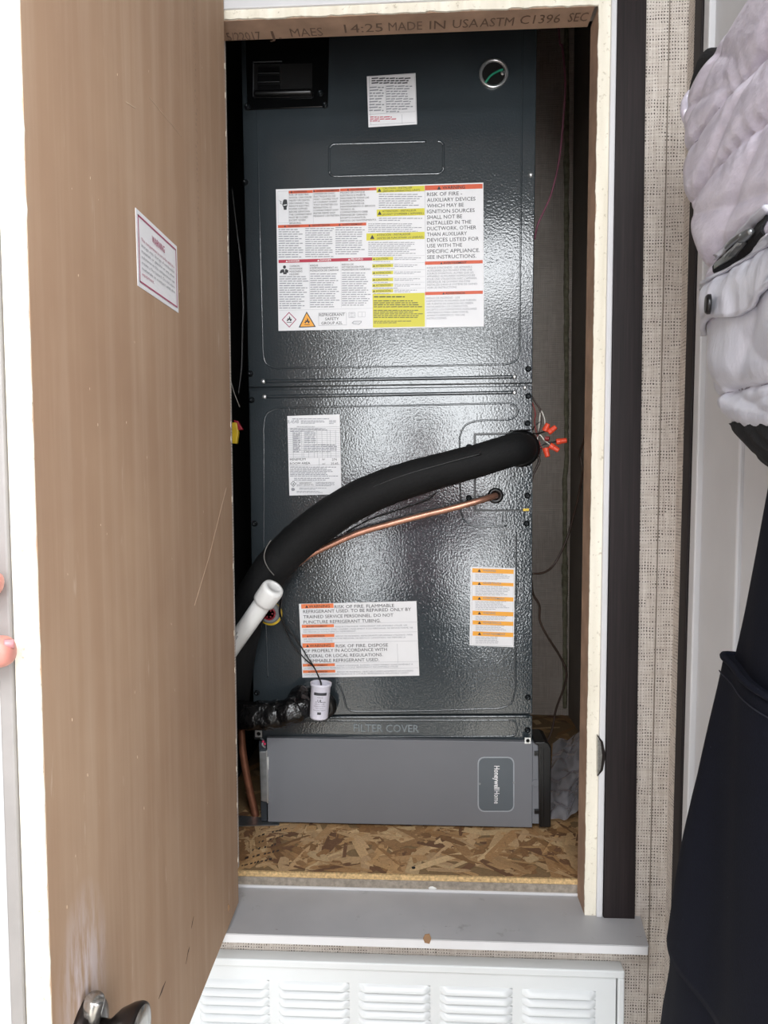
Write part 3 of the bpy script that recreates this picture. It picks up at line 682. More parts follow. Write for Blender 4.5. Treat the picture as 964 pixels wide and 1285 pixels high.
# plate where the refrigerant lines enter
ap = panel([(594.5, 543.5), (668.5, 542), (668.5, 641.5), (594.5, 642)], .001, 'plate_shadow_gap', M['black_plastic'], ah, .0007, 0)  # black sheet stands for the dark gap round the plate
pl = panel([(597, 546), (668, 544.5), (668, 639.5), (597, 640)], .0025, 'access_plate', E_, ah, .003, .0008)
for x, y in ((588.5, 561), (588.5, 625), (662, 562), (662, 622)): dup(proto, U(x, y, .003 if x > 600 else 0) - p0, pl if x > 600 else lp_)
mb = MB(); mb.lathe(U(622, 622, .003), (0, -1, 0), [(.0155, 0), (.0155, .002), (.013, .004), (.009, .0045), (.008, .002), (.001, .002)], 24); mb.build('rubber_grommet', M['black_plastic'], pl, smooth=True)
mb = MB(); mb.lathe(U(654, 563, .003), (0, -1, 0), [(.036, 0), (.036, .003), (.03, .005), (.001, .005)], 24); mb.build('rubber_grommet', M['black_plastic'], pl, smooth=True)
panel([(656.5, 638.3), (664, 638), (664, 641), (656.5, 641.3)], .001, 'yellow_tag', M['yellow'], ah, .0038, 0)
# drain port low on the left
dp = U(340, 768)
mb = MB(); mb.lathe(dp, (0, -1, 0), [(.021, 0), (.021, .012), (.018, .016), (.014, .016)], 24); dpo = mb.build('drain_port', M['grey_plastic'], ah, smooth=False, bevel=.001)
mb = MB(); mb.lathe(dp + Vector((0, 0, -.003)), (0, -1, 0), [(.0235, 0), (.0235, .004), (.02, .005)], 24); mb.build('yellow_gasket', M['yellow'], dpo)
mb = MB(); mb.lathe(dp, (0, -1, 0), [(.0135, .010), (.0135, .0175), (.011, .019), (.0105, .016), (.001, .016)], 20); plg = mb.build('red_plug', M['red_plastic'], dpo, smooth=False, bevel=.0006)
for i in range(6):
    a = i*math.pi/3; c_ = dp + Vector((.007*math.cos(a), -.0165, .007*math.sin(a)))
    mb = MB(); mb.lathe(c_, (0, -1, 0), [(.0018, 0), (.0018, .002)], 8); mb.build('plug_lug', M['red_plastic'], dpo)

# ---- printed sheets on the unit
at0 = lambda x, y: U(x, y, .0002)
L1 = Sheet('warning_label', 'large white warning sheet with orange, red and yellow bands', up_, [(346, 238), (607, 229), (607, 410), (350, 415)], (340, 225, 6.593), at=at0)
for (x0, x1, t, tx, tw) in ((148, 350, 'WARNING', 190, 110), (352, 574, 'AVERTISSEMENT', 378, 190), (577, 880, 'ADVERTENCIA', 662, 160)):
    L1.rect(x0, 98 - (x0-148)*.045, x1, 121 - (x0-148)*.045, 'or'); yb = 116 - (tx-148)*.040
    L1.text(tx, yb, 15, t, 'k', tw, .01); L1.tri(tx - 18, yb - 7, 9)
L1.frame(55, 104, 146, 362, 'lg', 1.5)
L1.lines(153, 139, 23.2, 14.5, ['RISK OF ELECTRIC', 'SHOCK. CAN CAUSE', 'INJURY OR DEATH.', 'DISCONNECT ALL', 'REMOTE ELECTRIC', 'POWER SUPPLIES', 'BEFORE SERVICING.', 'THE COMPARTMENT', 'MUST BE CLOSED', 'EXCEPT WHEN', 'SERVICING.'], 'k')
L1.lines(358, 130, 22.8, 14.5, ['DANGER DE CHOC', 'ÉLECTRIQUE OU DE', 'MORT. COUPEZ TOUT', 'LE COURANT AVANT', 'TOUT ENTRETIEN OU', 'RÉPARATION. LE', 'COMPARTIMENT DOIT', 'RESTER FERMÉ SAUF', "PENDANT L'ENTRETIEN."], 'k')
L1.lines(582, 120, 23, 14.5, ['PELIGRO DE CHOQUE', 'ELÉCTRICO O MUERTE.', 'DESCONECTE TODAS LAS', 'FUENTES DE ENERGÍA', 'ELÉCTRICA ANTES DE', ('MANTENIMIENTO O SERVICIO', 288), 'TÉCNICO. EL', 'COMPARTIMIENTO DEBE', 'PERMANECER CERRADO', 'EXCEPTO DURANTE EL', ('SERVICIO DE MANTENIMIENTO.', 300)], 'k')
L1.line(350, 112, 350, 366, 'lg', 1.5); L1.line(576, 100, 576, 358, 'lg', 1.5)
L1.rect(58, 379, 796, 403, 'or')
for t, tx, tw in (('WARNING', 140, 100), ('ADVERTENCIA', 345, 150), ('AVERTISSEMENT', 596, 168)): L1.text(tx, 397 - (tx-58)*.028, 15, t, 'k', tw, .01); L1.tri(tx - 22, 391 - (tx-58)*.028, 9)
L1.para(64, 408, 274, 652, 13, 'g'); L1.para(288, 400, 530, 648, 14, 'g'); L1.para(540, 392, 790, 626, 13, 'g')
L1.rect(64, 665, 846, 691, 'red')
for t, tx, tw in (('DANGER', 148, 95), ('DANGER', 412, 95), ('PELIGRO', 668, 102)): L1.text(tx, 685 - (tx-64)*.028, 16, t, 'w', tw, .012); L1.tri(tx - 14, 679 - (tx-64)*.028, 9, 'w')
L1.line(320, 684, 320, 1066, 'lg', 1.5); L1.line(584, 676, 584, 1060, 'lg', 1.5)
L1.lines(158, 724, 22.3, 14.5, ['CARBON', 'MONOXIDE', 'POISONING', 'HAZARD'], 'k'); L1.lines(330, 719, 21.5, 14.5, ['RISQUE', ("D'EMPOISONNEMENT AU", 232), ('MONOXYDE DE CARBONE', 240)], 'k'); L1.lines(594, 711, 21.5, 14.5, ['RIESGO DE', ('INTOXICACIÓN POR', 185), ('MONÓXIDO DE CARBONO', 240)], 'k')
L1.para(72, 796, 316, 1074, 15, 'g'); L1.para(330, 774, 580, 1064, 16, 'g'); L1.para(594, 766, 840, 1050, 16, 'g')
L1.line(70, 1082, 850, 1082, 'lg', 1.5)
def ring(sh, outer, inner, c):
    n = len(outer); ref = outer[0]
    for i in range(n): sh.pol([outer[i], outer[(i+1) % n], inner[(i+1) % n], inner[i]], c, .0011, ref=outer[0])
def poly_abs(sh, pts, c, ref, h=.0013): sh.pol(pts, c, h, ref=ref)
def ringr(sh, outer, inner, c, ref):
    n = len(outer)
    for i in range(n): sh.pol([outer[i], outer[(i+1) % n], inner[(i+1) % n], inner[i]], c, .0012, ref=ref)
def flame(sh, cx, cy, r, ref):
    sh.pol([(cx - r*.55, cy + r*.75), (cx - r*.85, cy + r*.2), (cx - r*.5, cy + r*.3), (cx - r*.45, cy - r*.35), (cx - r*.05, cy - r*.05), (cx + r*.05, cy - r), (cx + r*.45, cy - r*.3), (cx + r*.4, cy + r*.05), (cx + r*.8, cy - r*.1), (cx + r*.75, cy + r*.45), (cx + r*.4, cy + r*.75), (cx + r*.15, cy + r*.2), (cx - r*.15, cy + r*.3)], 'k', .0014, ref=ref)
    sh.pol([(cx - r*.8, cy + r*.95), (cx + r*.8, cy + r*.95), (cx + r*.8, cy + r*1.12), (cx - r*.8, cy + r*1.12)], 'k', .0014, ref=ref)
c0 = (155, 1160); ringr(L1, [(155, 1096), (217, 1160), (155, 1226), (92, 1160)], [(155, 1105), (208, 1160), (155, 1217), (101, 1160)], 'mag', c0); flame(L1, 155, 1155, 27, c0)
c1 = (305, 1160); L1.pol([(302, 1092), (378, 1222), (232, 1224)], 'k', .0011, ref=c1); L1.pol([(302, 1106), (365, 1215), (246, 1217)], 'am', .0012, ref=c1); flame(L1, 304, 1172, 28, c1)
L1.frame(399, 1104, 630, 1208, 'g', 2); L1.lines(406, 1133, 33, 25, [('REFRIGERANT', 216), ], 'k'); L1.text(456, 1167, 24, 'SAFETY', 'k', 115); L1.text(424, 1202, 24, 'GROUP A2L', 'k', 178)
L1.frame(650, 1100, 702, 1142, 'lg', 3); L1.line(676, 1100, 676, 1142, 'lg', 3); L1.frame(660, 1108, 692, 1136, 'lg', 2)
L1.frame(728, 1096, 788, 1138, 'lg', 2); L1.line(760, 1100, 760, 1138, 'lg', 2)
ringr(L1, [(675, 1188), (692, 1172), (760, 1172), (758, 1186), (735, 1204), (690, 1198)], [(683, 1188), (695, 1177), (752, 1177), (750, 1184), (733, 1199), (693, 1194)], 'lg', (715, 1188)); L1.text(690, 1192, 12, 'max', 'lg', 50)
r0 = (105, 215); L1.pol([(101, 185), (106, 172), (116, 168), (134, 172), (138, 200), (136, 225), (131, 232), (131, 254), (106, 254), (105, 235), (97, 222), (96, 205)], 'k', .0012, ref=r0); L1.pol([(104, 214), (132, 210), (132, 217), (104, 221)], 'w', .0014, ref=r0)
L1.pol([(65, 172), (92, 190), (80, 194), (100, 216), (74, 198), (84, 192)], 'k', .0012, ref=r0)
r1 = (115, 745); L1.pol([(115 + 13*math.cos(a), 724 + 14*math.sin(a)) for a in [i*.63 for i in range(10)]], 'k', .0012, ref=r1); L1.pol([(82, 748), (98, 742), (132, 742), (148, 754), (144, 774), (134, 770), (132, 784), (104, 784), (102, 768), (80, 776), (74, 770)], 'k', .0012, ref=r1); L1.pol([(112, 742), (119, 742), (117, 775)], 'w', .0014, ref=r1)
L1.cx, L1.cy, L1.k = 455, 225, 6.025
p_ = lambda x0, y0, x1, y1, n: L1.para(x0, y0, x1, y1, n, 'g')
L1.rect(112, 61, 475, 102, 'y'); L1.tri(134, 84, 15); L1.text(160, 77, 15, 'CAUTION - INSTALLER', 'k', 222); L1.text(160, 98, 15, '(BEFORE OPERATING UNIT)', 'k', 280); p_(130, 108, 462, 222, 7)
L1.rect(114, 229, 475, 281, 'y'); L1.tri(136, 256, 16); L1.text(156, 249, 15, 'ATTENTION - INSTALLEUR', 'k', 256); L1.text(156, 272, 15, "(AVANT D'OPÉRER L'APPAREIL)", 'k', 312); p_(130, 288, 462, 318, 2); p_(50, 330, 455, 400, 5)
L1.rect(35, 408, 475, 462, 'y'); L1.tri(80, 436, 17); L1.text(115, 428, 16, 'ATENCIÓN - INSTALADOR', 'k', 255); L1.text(115, 452, 16, '(ANTES DE FUNCIONAR LA UNIDAD)', 'k', 352); p_(50, 470, 450, 580, 8)
for i, (y, t) in enumerate(((588, 'CAUTION'), (641, 'ATTENTION'), (694, 'ATENCIÓN'), (746, 'CAUTION'), (789, 'ATTENTION'), (832, 'ATENCIÓN'))):
    L1.line(80, y - 4, 475, y - 4, 'lg', 1.5); L1.rect(80, y, 238, y + 25, 'y'); L1.text(108, y + 20, 16, t, 'k', 92 if len(t) == 7 else 112); L1.tri(93, y + 13, 8); p_(246, y, 455, y + 24, 2); p_(90, y + 27, 300, y + 38, 1)
L1.rect(82, 866, 475, 1122, 'y'); L1.line(92, 893, 330, 893, 'k', 1.5); L1.para(92, 880, 330, 896, 1, 'k', .5, 0); L1.para(90, 912, 462, 972, 4, 'k', .4); L1.para(90, 985, 466, 1052, 5, 'k', .4); L1.para(92, 1068, 420, 1092, 2, 'k', .4)
L1.line(477, 46, 477, 1118, 'lg', 2)
L1.rect(477, 48, 910, 84, 'or'); L1.text(610, 76, 25, 'WARNING', 'k', 168, .008); L1.tri(584, 66, 15)
L1.lines(493, 128, 43, 28, [('RISK OF FIRE -', 264), ('AUXILIARY DEVICES', 364), ('WHICH MAY BE', 276), ('IGNITION SOURCES', 358), ('SHALL NOT BE', 264), ('INSTALLED IN THE', 332), ('DUCTWORK, OTHER', 370), ('THAN AUXILIARY', 300), ('DEVICES LISTED FOR', 390), ('USE WITH THE', 264), ('SPECIFIC APPLIANCE.', 396), ('SEE INSTRUCTIONS.', 370)], 'k')
L1.rect(477, 620, 909, 645, 'or'); L1.text(614, 640, 16, 'AVERTISSEMENT', 'k', 176, .01); L1.tri(600, 633, 9)
L1.lines(492, 676, 21.5, 14.5, [("RISQUE D'INCENDIE - LES APPAREILS", 340), ('AUXILIAIRES QUI PEUVENT ÊTRE UNE', 340), ("SOURCE D'IGNITION, AUTRES QUE LES", 352), ('APPAREILS AUXILIAIRES HOMOLOGUÉS', 362), ("POUR UNE UTILISATION AVEC L'APPAREIL", 378), ('SPÉCIFIQUE, NE DOIVENT PAS ÊTRE', 326), ('INSTALLÉS DANS LE SYSTÈME DE GAINES.', 384), ('VOIR LES INSTRUCTIONS.', 228)], 'g')
L1.rect(477, 851, 909, 875, 'or'); L1.text(630, 870, 16, 'ADVERTENCIA', 'k', 148, .01); L1.tri(616, 863, 9)
L1.lines(490, 906, 22, 14.5, [('RIESGO DE INCENDIO - LOS', 250), ('DISPOSITIVOS AUXILIARES QUE PUEDEN', 372), ('SER FUENTES DE IGNICIÓN NO DEBEN', 350), ('INSTALARSE EN LOS CONDUCTOS,', 312), ('EXCEPTO LOS DISPOSITIVOS AUXILIARES', 378), ('APROBADOS PARA USAR CON EL', 316), ('APARATO ESPECÍFICO. VEA LAS', 288), ('INSTRUCCIONES.', 152)], 'g')
L1.done()
L2 = Sheet('warning_label', 'white label with orange bands and large flammable refrigerant warning', lp_, [(375, 758), (523, 754), (526, 848), (380, 850)], (360, 740, 5.356), at=at0)
def band(sh, x0, y0, x1, y1, t, tx, tw, cap, big, c='orl'):
    sh.rect(x0, y0, x1, y1, c); yb = (y0+y1)/2 + cap*.5; sh.text(tx, yb, cap, t, 'k', tw, .006 if big else .01); sh.tri(tx - cap*.75, yb - cap*.45, cap*.55)
band(L2, 95, 98, 315, 128, 'WARNING', 148, 142, 19, True); L2.text(322, 125, 22, 'RISK OF FIRE. FLAMMABLE', 'k', 402)
L2.text(110, 158, 22, 'REFRIGERANT USED. TO BE REPAIRED ONLY BY', 'k', 728); L2.text(112, 193, 22, 'TRAINED SERVICE PERSONNEL. DO NOT', 'k', 608); L2.text(113, 228, 22, 'PUNCTURE REFRIGERANT TUBING.', 'k', 522)
band(L2, 100, 236, 318, 256, 'AVERTISSEMENT', 145, 128, 11, False); L2.text(328, 252, 10, "RISQUE D'INCENDIE. RÉFRIGÉRANT INFLAMMABLE UTILISÉ. LES", 'g', 484); L2.text(112, 274, 10, "RÉPARATIONS DOIVENT ÊTRE CONFIÉES UNIQUEMENT À DU PERSONNEL DE SERVICE FORMÉ. NE", 'g', 740); L2.text(112, 289, 10, 'PAS PERCER LA TUYAUTERIE DU RÉFRIGÉRANT.', 'g', 360)
band(L2, 103, 300, 321, 321, 'ADVERTENCIA', 150, 108, 11, False); L2.text(330, 316, 10, 'RIESGO DE INCENDIO. REFRIGERANTE INFLAMABLE UTILIZADO. PARA', 'g', 520); L2.text(114, 336, 10, 'SER REPARADO ÚNICAMENTE POR PERSONAL DE SERVICIO CAPACITADO. NO PERFORE LA', 'g', 690); L2.text(114, 351, 10, 'TUBERÍA DE REFRIGERANTE.', 'g', 200)
for y in (232, 297, 357, 494, 536): L2.line(100, y, 885, y, 'lg', 1.5)
band(L2, 105, 360, 322, 389, 'WARNING', 155, 142, 19, True); L2.text(332, 387, 22, 'RISK OF FIRE. DISPOSE', 'k', 352); L2.text(121, 420, 22, 'OF PROPERLY IN ACCORDANCE WITH', 'k', 558); L2.text(122, 454, 22, 'FEDERAL OR LOCAL REGULATIONS.', 'k', 530); L2.text(123, 487, 22, 'FLAMMABLE REFRIGERANT USED.', 'k', 505); L2.line(742, 362, 742, 494, 'lg', 1.5)
band(L2, 108, 497, 325, 515, 'AVERTISSEMENT', 155, 125, 10, False); L2.text(338, 513, 10, "RISQUE D'INCENDIE. ÉLIMINER CORRECTEMENT CONFORMÉMENT À", 'g', 515); L2.text(118, 530, 10, 'LA RÉGLEMENTATION FÉDÉRALE OU LOCALE. RÉFRIGÉRANT INFLAMMABLE UTILISÉ.', 'g', 640)
band(L2, 110, 540, 328, 558, 'ADVERTENCIA', 160, 118, 10, False); L2.text(340, 556, 10, 'RIESGO DE INCENDIO. DESÉCHELO ADECUADAMENTE DE ACUERDO', 'g', 515); L2.text(120, 573, 10, 'CON LAS REGLAMENTACIONES FEDERALES O LOCALES. REFRIGERANTE INFLAMABLE USADO.', 'g', 710)
L2.done()
L3 = Sheet('warning_label', 'tall white label with six amber warning bands', lp_, [(591, 711), (646, 713), (645, 812), (589, 810)], (580, 700, 10.7125), at=at0)
for y0, y1, t, tw, pa, n in ((138, 196, 'WARNING', 170, 300, 5), (318, 362, 'ADVERTENCIA', 245, 505, 6), (510, 565, 'AVERTISSEMENT', 290, 700, 6), (708, 765, 'WARNING', 165, 835, 3), (838, 893, 'ADVERTENCIA', 245, 980, 4), (985, 1044, 'AVERTISSEMENT', 300, 1155, 5)):
    L3.rect(140, y0, 690, y1, 'am'); L3.text(280, y1 - 14, 30, t, 'g', tw, .006); L3.tri(233, (y0+y1)/2 + 4, 22)
    L3.para(180, y1 + 12, 640 if pa < 1100 else 520, pa, n, 'lg', .36)
L3.frame(140, 138, 688, 1165, 'lg', 3); L3.done()
L4 = Sheet('rating_label', 'white rating plate label with fine black table', lp_, [(360, 522), (427, 520), (428, 620), (364, 622)], (350, 510, 10.71), at=at0)
L4.para(175, 158, 680, 178, 1, 'g', .5, 0); L4.text(118, 230, 50, 'R-454B', 'g', 150); L4.para(295, 185, 640, 235, 3, 'g', .5); L4.para(680, 185, 790, 240, 3, 'g', .45); L4.para(240, 262, 760, 280, 1, 'g', .45); L4.para(150, 290, 800, 345, 3, 'g', .5)
for i in range(16): L4.line(118 + i, 290 + i*25.5, 836, 290 + i*25.5, 'g', 3.5)
for x, ya, yb in ((182, 320, 690), (300, 320, 690), (330, 500, 690), (392, 320, 690), (468, 320, 690), (510, 320, 690), (578, 320, 690), (650, 320, 690), (692, 320, 690), (764, 320, 690)): L4.line(x, ya, x, yb, 'g', 3.5)
L4.para(190, 345, 290, 620, 11, 'g', .5, 0); L4.para(340, 345, 500, 500, 6, 'g', .5, .1); L4.para(340, 505, 800, 620, 5, 'g', .5, .1)
L4.line(140, 693, 840, 693, 'g', 4); L4.text(152, 728, 30, 'MINIMUM', 'k', 215); L4.text(152, 785, 34, 'ROOM AREA', 'k', 280); L4.line(540, 693, 540, 795, 'g', 4); L4.text(585, 722, 24, 'ft²', 'k', 40); L4.text(715, 728, 32, '274', 'k', 65); L4.text(585, 780, 24, 'm²', 'k', 44); L4.text(700, 784, 32, '25.45', 'k', 100); L4.line(145, 797, 840, 797, 'g', 4)
L4.para(155, 805, 800, 945, 7, 'g', .5); L4.para(210, 955, 770, 1000, 2, 'g', .45)
c2 = (200, 1040); ringr(L4, [(200, 998), (240, 1040), (200, 1082), (160, 1040)], [(200, 1006), (232, 1040), (200, 1074), (168, 1040)], 'k', c2); flame(L4, 200, 1040, 16, c2)
L4.frame(245, 1008, 490, 1078, 'lg', 3); L4.text(280, 1040, 20, 'REFRIGERANT', 'k', 168); L4.text(250, 1068, 20, 'SAFETY GROUP A2L', 'k', 232); L4.para(500, 1012, 750, 1075, 4, 'g', .45); L4.para(280, 1090, 660, 1122, 2, 'g', .45); L4.para(245, 1135, 640, 1165, 2, 'g', .45)
L4.pol([(170, 1110), (182, 1096), (205, 1094), (222, 1106), (222, 1128), (204, 1136), (178, 1134)], 'g', .0013, ref=(196, 1115)); L4.done()
L5 = Sheet('notice_label', 'small white notice sheet with a red note near the top of the unit', up_, [(460, 96), (522, 92), (523, 156), (463, 160)], (440, 60, 4.017), at=at0)
L5.para(105, 150, 320, 185, 3, 'k', .5, .15); L5.frame(92, 146, 325, 390, 'lg', 1.5); L5.para(95, 195, 172, 325, 9, 'g', .4); L5.para(180, 190, 318, 330, 11, 'g', .4); L5.line(176, 190, 176, 332, 'lg', 1.5); L5.line(94, 336, 325, 336, 'lg', 1.5); L5.line(258, 336, 258, 385, 'lg', 1.5); L5.para(100, 346, 235, 376, 3, 'red', .45, .3); L5.done()

# ------------------------------------------------------------------ filter cabinet at the foot of the unit
YF = YU - .014
def V_(x, y, d=0.0): return PY(x, y, YF - d)
fcab = empty('filter_cabinet', (V_(500, 1037).x, YF + .2, ZF), 'long matte grey media filter cabinet on the strand board floor under the air handler', 'filter cabinet')
b0 = V_(335, 1033); b1 = V_(668, 1037); tz = V_(500, 928).z
zb = (b0.z + b1.z)/2
fx0, fx1 = (V_(335.5, 980).x), (V_(668.3, 980).x)
mb = MB(); mb.box(fx0, fx1, YF, YF + .0125, max(zb, ZF + .001), V_(500, 928.5).z); fp = mb.build('front_panel', M['filter_grey'], fcab, bevel=.0012)
mb = MB(); mb.box(fx0 + .004, fx1 - .001, YF + .0127, YU + .45, ZF + .0006, V_(500, 928.5).z - .0015); mb.build('filter_case', plain('dark_sheet_steel', '#2a2e31', .5, .3), fcab)
mb = MB(); mb.prism([V_(x, y, .0002) for x, y in rr(599.5, 949.5, 645.5, 1018.5, 8)], (0, -.0012, 0)); bd = mb.build('badge', M['badge_rim'], fcab)
mb = MB(); mb.prism([V_(x, y, .0006) for x, y in rr(601, 951, 644, 1017, 7)], (0, -.0014, 0)); mb.build('badge_face', M['badge'], bd)
mb = MB()
for txt, ya, yb_, off in (('Honeywell', 961, 990.5, .02), ('Home', 992, 1008.5, 0.0)):
    a, b = V_(620.5, ya, .0022), V_(620.5, yb_, .0022); P, F, _ = text2d(txt, .0105, a.z - b.z, off)
    mb.add([(a.x + y, a.y, a.z - x) for x, y in P], F)
mb.build('badge_lettering', plain('white_print', '#ececee', .4), bd, normals=False)
for x, y in ((602, 983.5), (645, 982)): mb = MB(); mb.lathe(V_(x, y, .0016), (0, -1, 0), [(.0022, 0), (.0022, .001)], 10); mb.build('badge_pin', M['grey_plastic'], bd)
# black end cap with clips
mb = MB(); mb.box(fx1 + .0005, V_(677, 980).x, YF + .002, YF + .06, V_(672, 1034).z, V_(672, 933).z); mb.build('side_flange', M['filter_grey'], fcab)
hp = [V_(x, y, .006) for x, y in ((676, 936), (671, 933.5), (671, 931), (684, 931), (689, 933), (692, 939), (691.5, 1038.5), (677, 1038.5), (677, 1030))]
mb = MB(); mb.prism(hp, (0, .07, 0)); hd = mb.build('end_handle', M['black_plastic'], fcab, bevel=.003, seg=3)
mb = MB(); mb.prism([V_(679, 938, .0075), V_(683, 938, .0075), V_(682.5, 1036, .0075), V_(679, 1036, .0075)], (0, .003, 0)); mb.build('handle_rib', M['black_plastic'], hd, bevel=.001)
for y in (946, 1019):
    mb = MB(); mb.prism([V_(671, y-2.5, .003), V_(678, y-2.5, .003), V_(678, y+2.5, .003), V_(671, y+2.5, .003)], (0, .008, 0)); mb.build('clip', M['black_plastic'], hd, bevel=.0006)
mb = MB(); mb.lathe(V_(672.5, 983, -.001), (0, -1, 0), [(.008, 0), (.008, .001), (.0066, .0012), (.0066, .0003), (.001, .0003)], 20); mb.build('catch_button', M['filter_grey'], fcab)
def tab(x, y, d, w_, par):
    mb = MB(); out = []; inn = []
    for i in range(16):
        a = 2*math.pi*i/16; ca, sa = math.cos(a), math.sin(a); k = 1/max(abs(ca), abs(sa)); out.append((ca*k*w_, sa*k*w_)); inn.append((ca*w_*.62, sa*w_*.62))
    c = V_(x, y, d)
    for i in range(16):
        j = (i+1) % 16; q = [out[i], out[j], inn[j], inn[i]]; mb.prism([(c.x + p[0], c.y, c.z + p[1]) for p in q], (0, .0015, 0))
    o = mb.build('fixing_tab', M['rivet'], par)
    mb = MB(); mb.lathe(c + Vector((0, .003, 0)), (0, -1, 0), [(w_*.6, -.001), (w_*.6, .001)], 14); mb.build('tab_hole', M['black_void'], o)
tab(324.5, 921, .003, .0068, fcab); tab(662.5, 929.5, .003, .006, fcab)
mb = MB()
mb.prism([V_(325.5, 943, .004), V_(334, 943, .004), V_(336, 1007, .004), V_(327.5, 1005, .004)], (0, .012, 0)); br = mb.build('latch_bracket', M['steel'], fcab, bevel=.0008)
mb = MB(); mb.prism([V_(333.8, 942, .008), V_(335.2, 942, .008), V_(337.2, 1008, .008), V_(335.2, 1008, .008)], (0, .016, 0)); mb.build('bracket_lip', M['rivet'], br)
mb = MB(); mb.prism([V_(336, 950, .003), V_(337, 950, .003), V_(337, 966, .003), V_(336, 966, .003)], (0, .003, 0)); mb.build('bracket_tongue', M['rivet'], br)
mb = MB(); mb.prism([V_(325, 930, -.004), V_(334, 930, -.004), V_(335, 1030, -.004), V_(328, 1030, -.004)], (0, .01, 0)); mb.build('side_channel', plain('dark_steel', '#3c434a', .4, .5), fcab)
mb = MB(); mb.tube([V_(327, 926, .004), V_(331, 930, .008), V_(329, 934, .010), V_(333, 938, .008)], .0018, 8, 4); mb.build('steel_spring', M['steel'], fcab, smooth=True)
for i, (x, y) in enumerate(((330.5, 930.5), (332.5, 933.5))): mb = MB(); mb.lathe(V_(x, y, .010), (0, -1, .3), [(.0028, 0), (.0024, .003), (.0008, .004)], 10); mb.build('red_bead', plain('pink_red_bead', '#c22f56', .3), fcab, smooth=True)
# loose galvanised strip under the left end
mb = MB(); q = [PZ(299, 1037, ZF + .002), PZ(350, 1036, ZF + .002), PZ(352, 1028, ZF + .002), PZ(300, 1024, ZF + .004)]
mb.prism(q, (0, 0, .0012)); ms = mb.build('metal_strip', M['steel'], None); props(ms, 'strip of galvanised sheet metal under the left foot of the filter cabinet', 'metal strip')

# ------------------------------------------------------------------ pipes
def top(mb, name, mat, label, cat, smooth=True, **k):
    o = mb.build(name, mat, None, smooth=smooth); props(o, label, cat, **k); return o
YP = YU - .052
ip = empty('insulated_pipe', U(655, 563), 'thick black foam-covered pipe curving from the access plate down to the left', 'pipe')
pts = [PY(654, 563, YU - .004), PY(652, 563, YU - .035), PY(640, 565.5, YU - .062), PY(600, 578, YU - .072), PY(560, 588.5, YU - .07), PY(500, 606, YU - .068), PY(450, 627, YU - .066), PY(405, 655, YU - .065), PY(365, 688, YU - .063), PY(335, 722, YU - .06), PY(312, 765, YU - .05), PY(298, 830, YU - .03), PY(292, 890, YU + .02)]
rad = [.030, .030, .0305, .031, .0325, .0345, .036, .0365, .036, .035, .034, .033, .033]
mb = MB(); mb.tube(pts, rad, 28, 8, jit=.035); mb.build('foam_sleeve', M['foam'], ip, smooth=True)
mb = MB(); sp_ = [p + Vector((.004, -.033, .012)) for p in pts[3:10]]
mb.tube(sp_, .0009, 6, 6); mb.build('sleeve_seam', M['black_plastic'], ip, smooth=True)
mb = MB(); mb.tube([PY(344, 722, YU-.098), PY(336, 712, YU-.1), PY(331.5, 700, YU-.098), PY(334, 688, YU-.096), PY(340, 678, YU-.088)], .0011, 6, 5); mb.build('tie_string', plain('frayed_string', '#6f6c68', .8), ip, smooth=True)
top(MB().tube([PY(622, 622, YU - .003), PY(616, 624, YU - .022), PY(600, 629, YU - .034), PY(565, 638.5, YU - .036), PY(530, 647, YU - .036), PY(490, 657.5, YU - .036), PY(450, 669, YU - .036), PY(415, 684, YU - .038), PY(385, 699, YU - .04), PY(358, 722, YU - .04), PY(338, 750, YU - .03), PY(322, 778, YU - .022), PY(310, 800, YU - .015), PY(302, 822, YU + .02), PY(298, 850, YU + .05)], .0062, 14, 6), 'copper_pipe', M['copper'], 'bright thin copper pipe curving from the grommet to the left under the black foam pipe', 'pipe')
top(MB().tube([PY(303, 915, YU + .04), PY(305, 945, YU + .035), PY(312, 985, YU + .03), PY(319, 1015, YU + .025), PY(322.5, 1033, YU + .022)], [.0072, .0078, .008, .008, .008], 14, 5), 'copper_pipe', M['copper_old'], 'dull brown copper pipe rising from the floor left of the filter cabinet', 'pipe')
# thin black wire hanging under the foam pipe
top(MB().tube([PY(548, 618, YU - .04), PY(535, 628, YU - .03), PY(500, 640, YU - .02), PY(465, 652, YU - .018), PY(435, 668, YU - .02)], .0013, 6, 5), 'black_wire', M['wire_black'], 'thin black wire looping under the middle of the black foam pipe', 'wire')
# capped plastic drain pipe
dp_ = empty('drain_pipe', PY(300, 800, YU - .1), 'white capped plastic drain pipe slanting up to the right at the left of the unit', 'pipe')
pa, pb = PY(276, 834, YU - .06), PY(343, 738, YU - .135)
ax = (pb - pa).normalized()
mb = MB(); mb.lathe(pa, ax, [(.0168, 0), (.0168, (pb-pa).length - .03)], 28); mb.build('pipe_barrel', M['pvc'], dp_, smooth=False, bevel=.0005)
for p in dp_.children[0].data.polygons: p.use_smooth = len(p.vertices) == 4
Lp = (pb-pa).length
mb = MB(); mb.lathe(pa, ax, [(.0178, Lp - .038), (.0206, Lp - .036), (.0212, Lp - .03), (.0212, Lp - .004), (.0195, Lp + .0015), (.013, Lp + .0035), (.0125, Lp + .0025), (.001, Lp + .0025)], 32); mb.build('pipe_cap', M['pvc'], dp_, smooth=True)
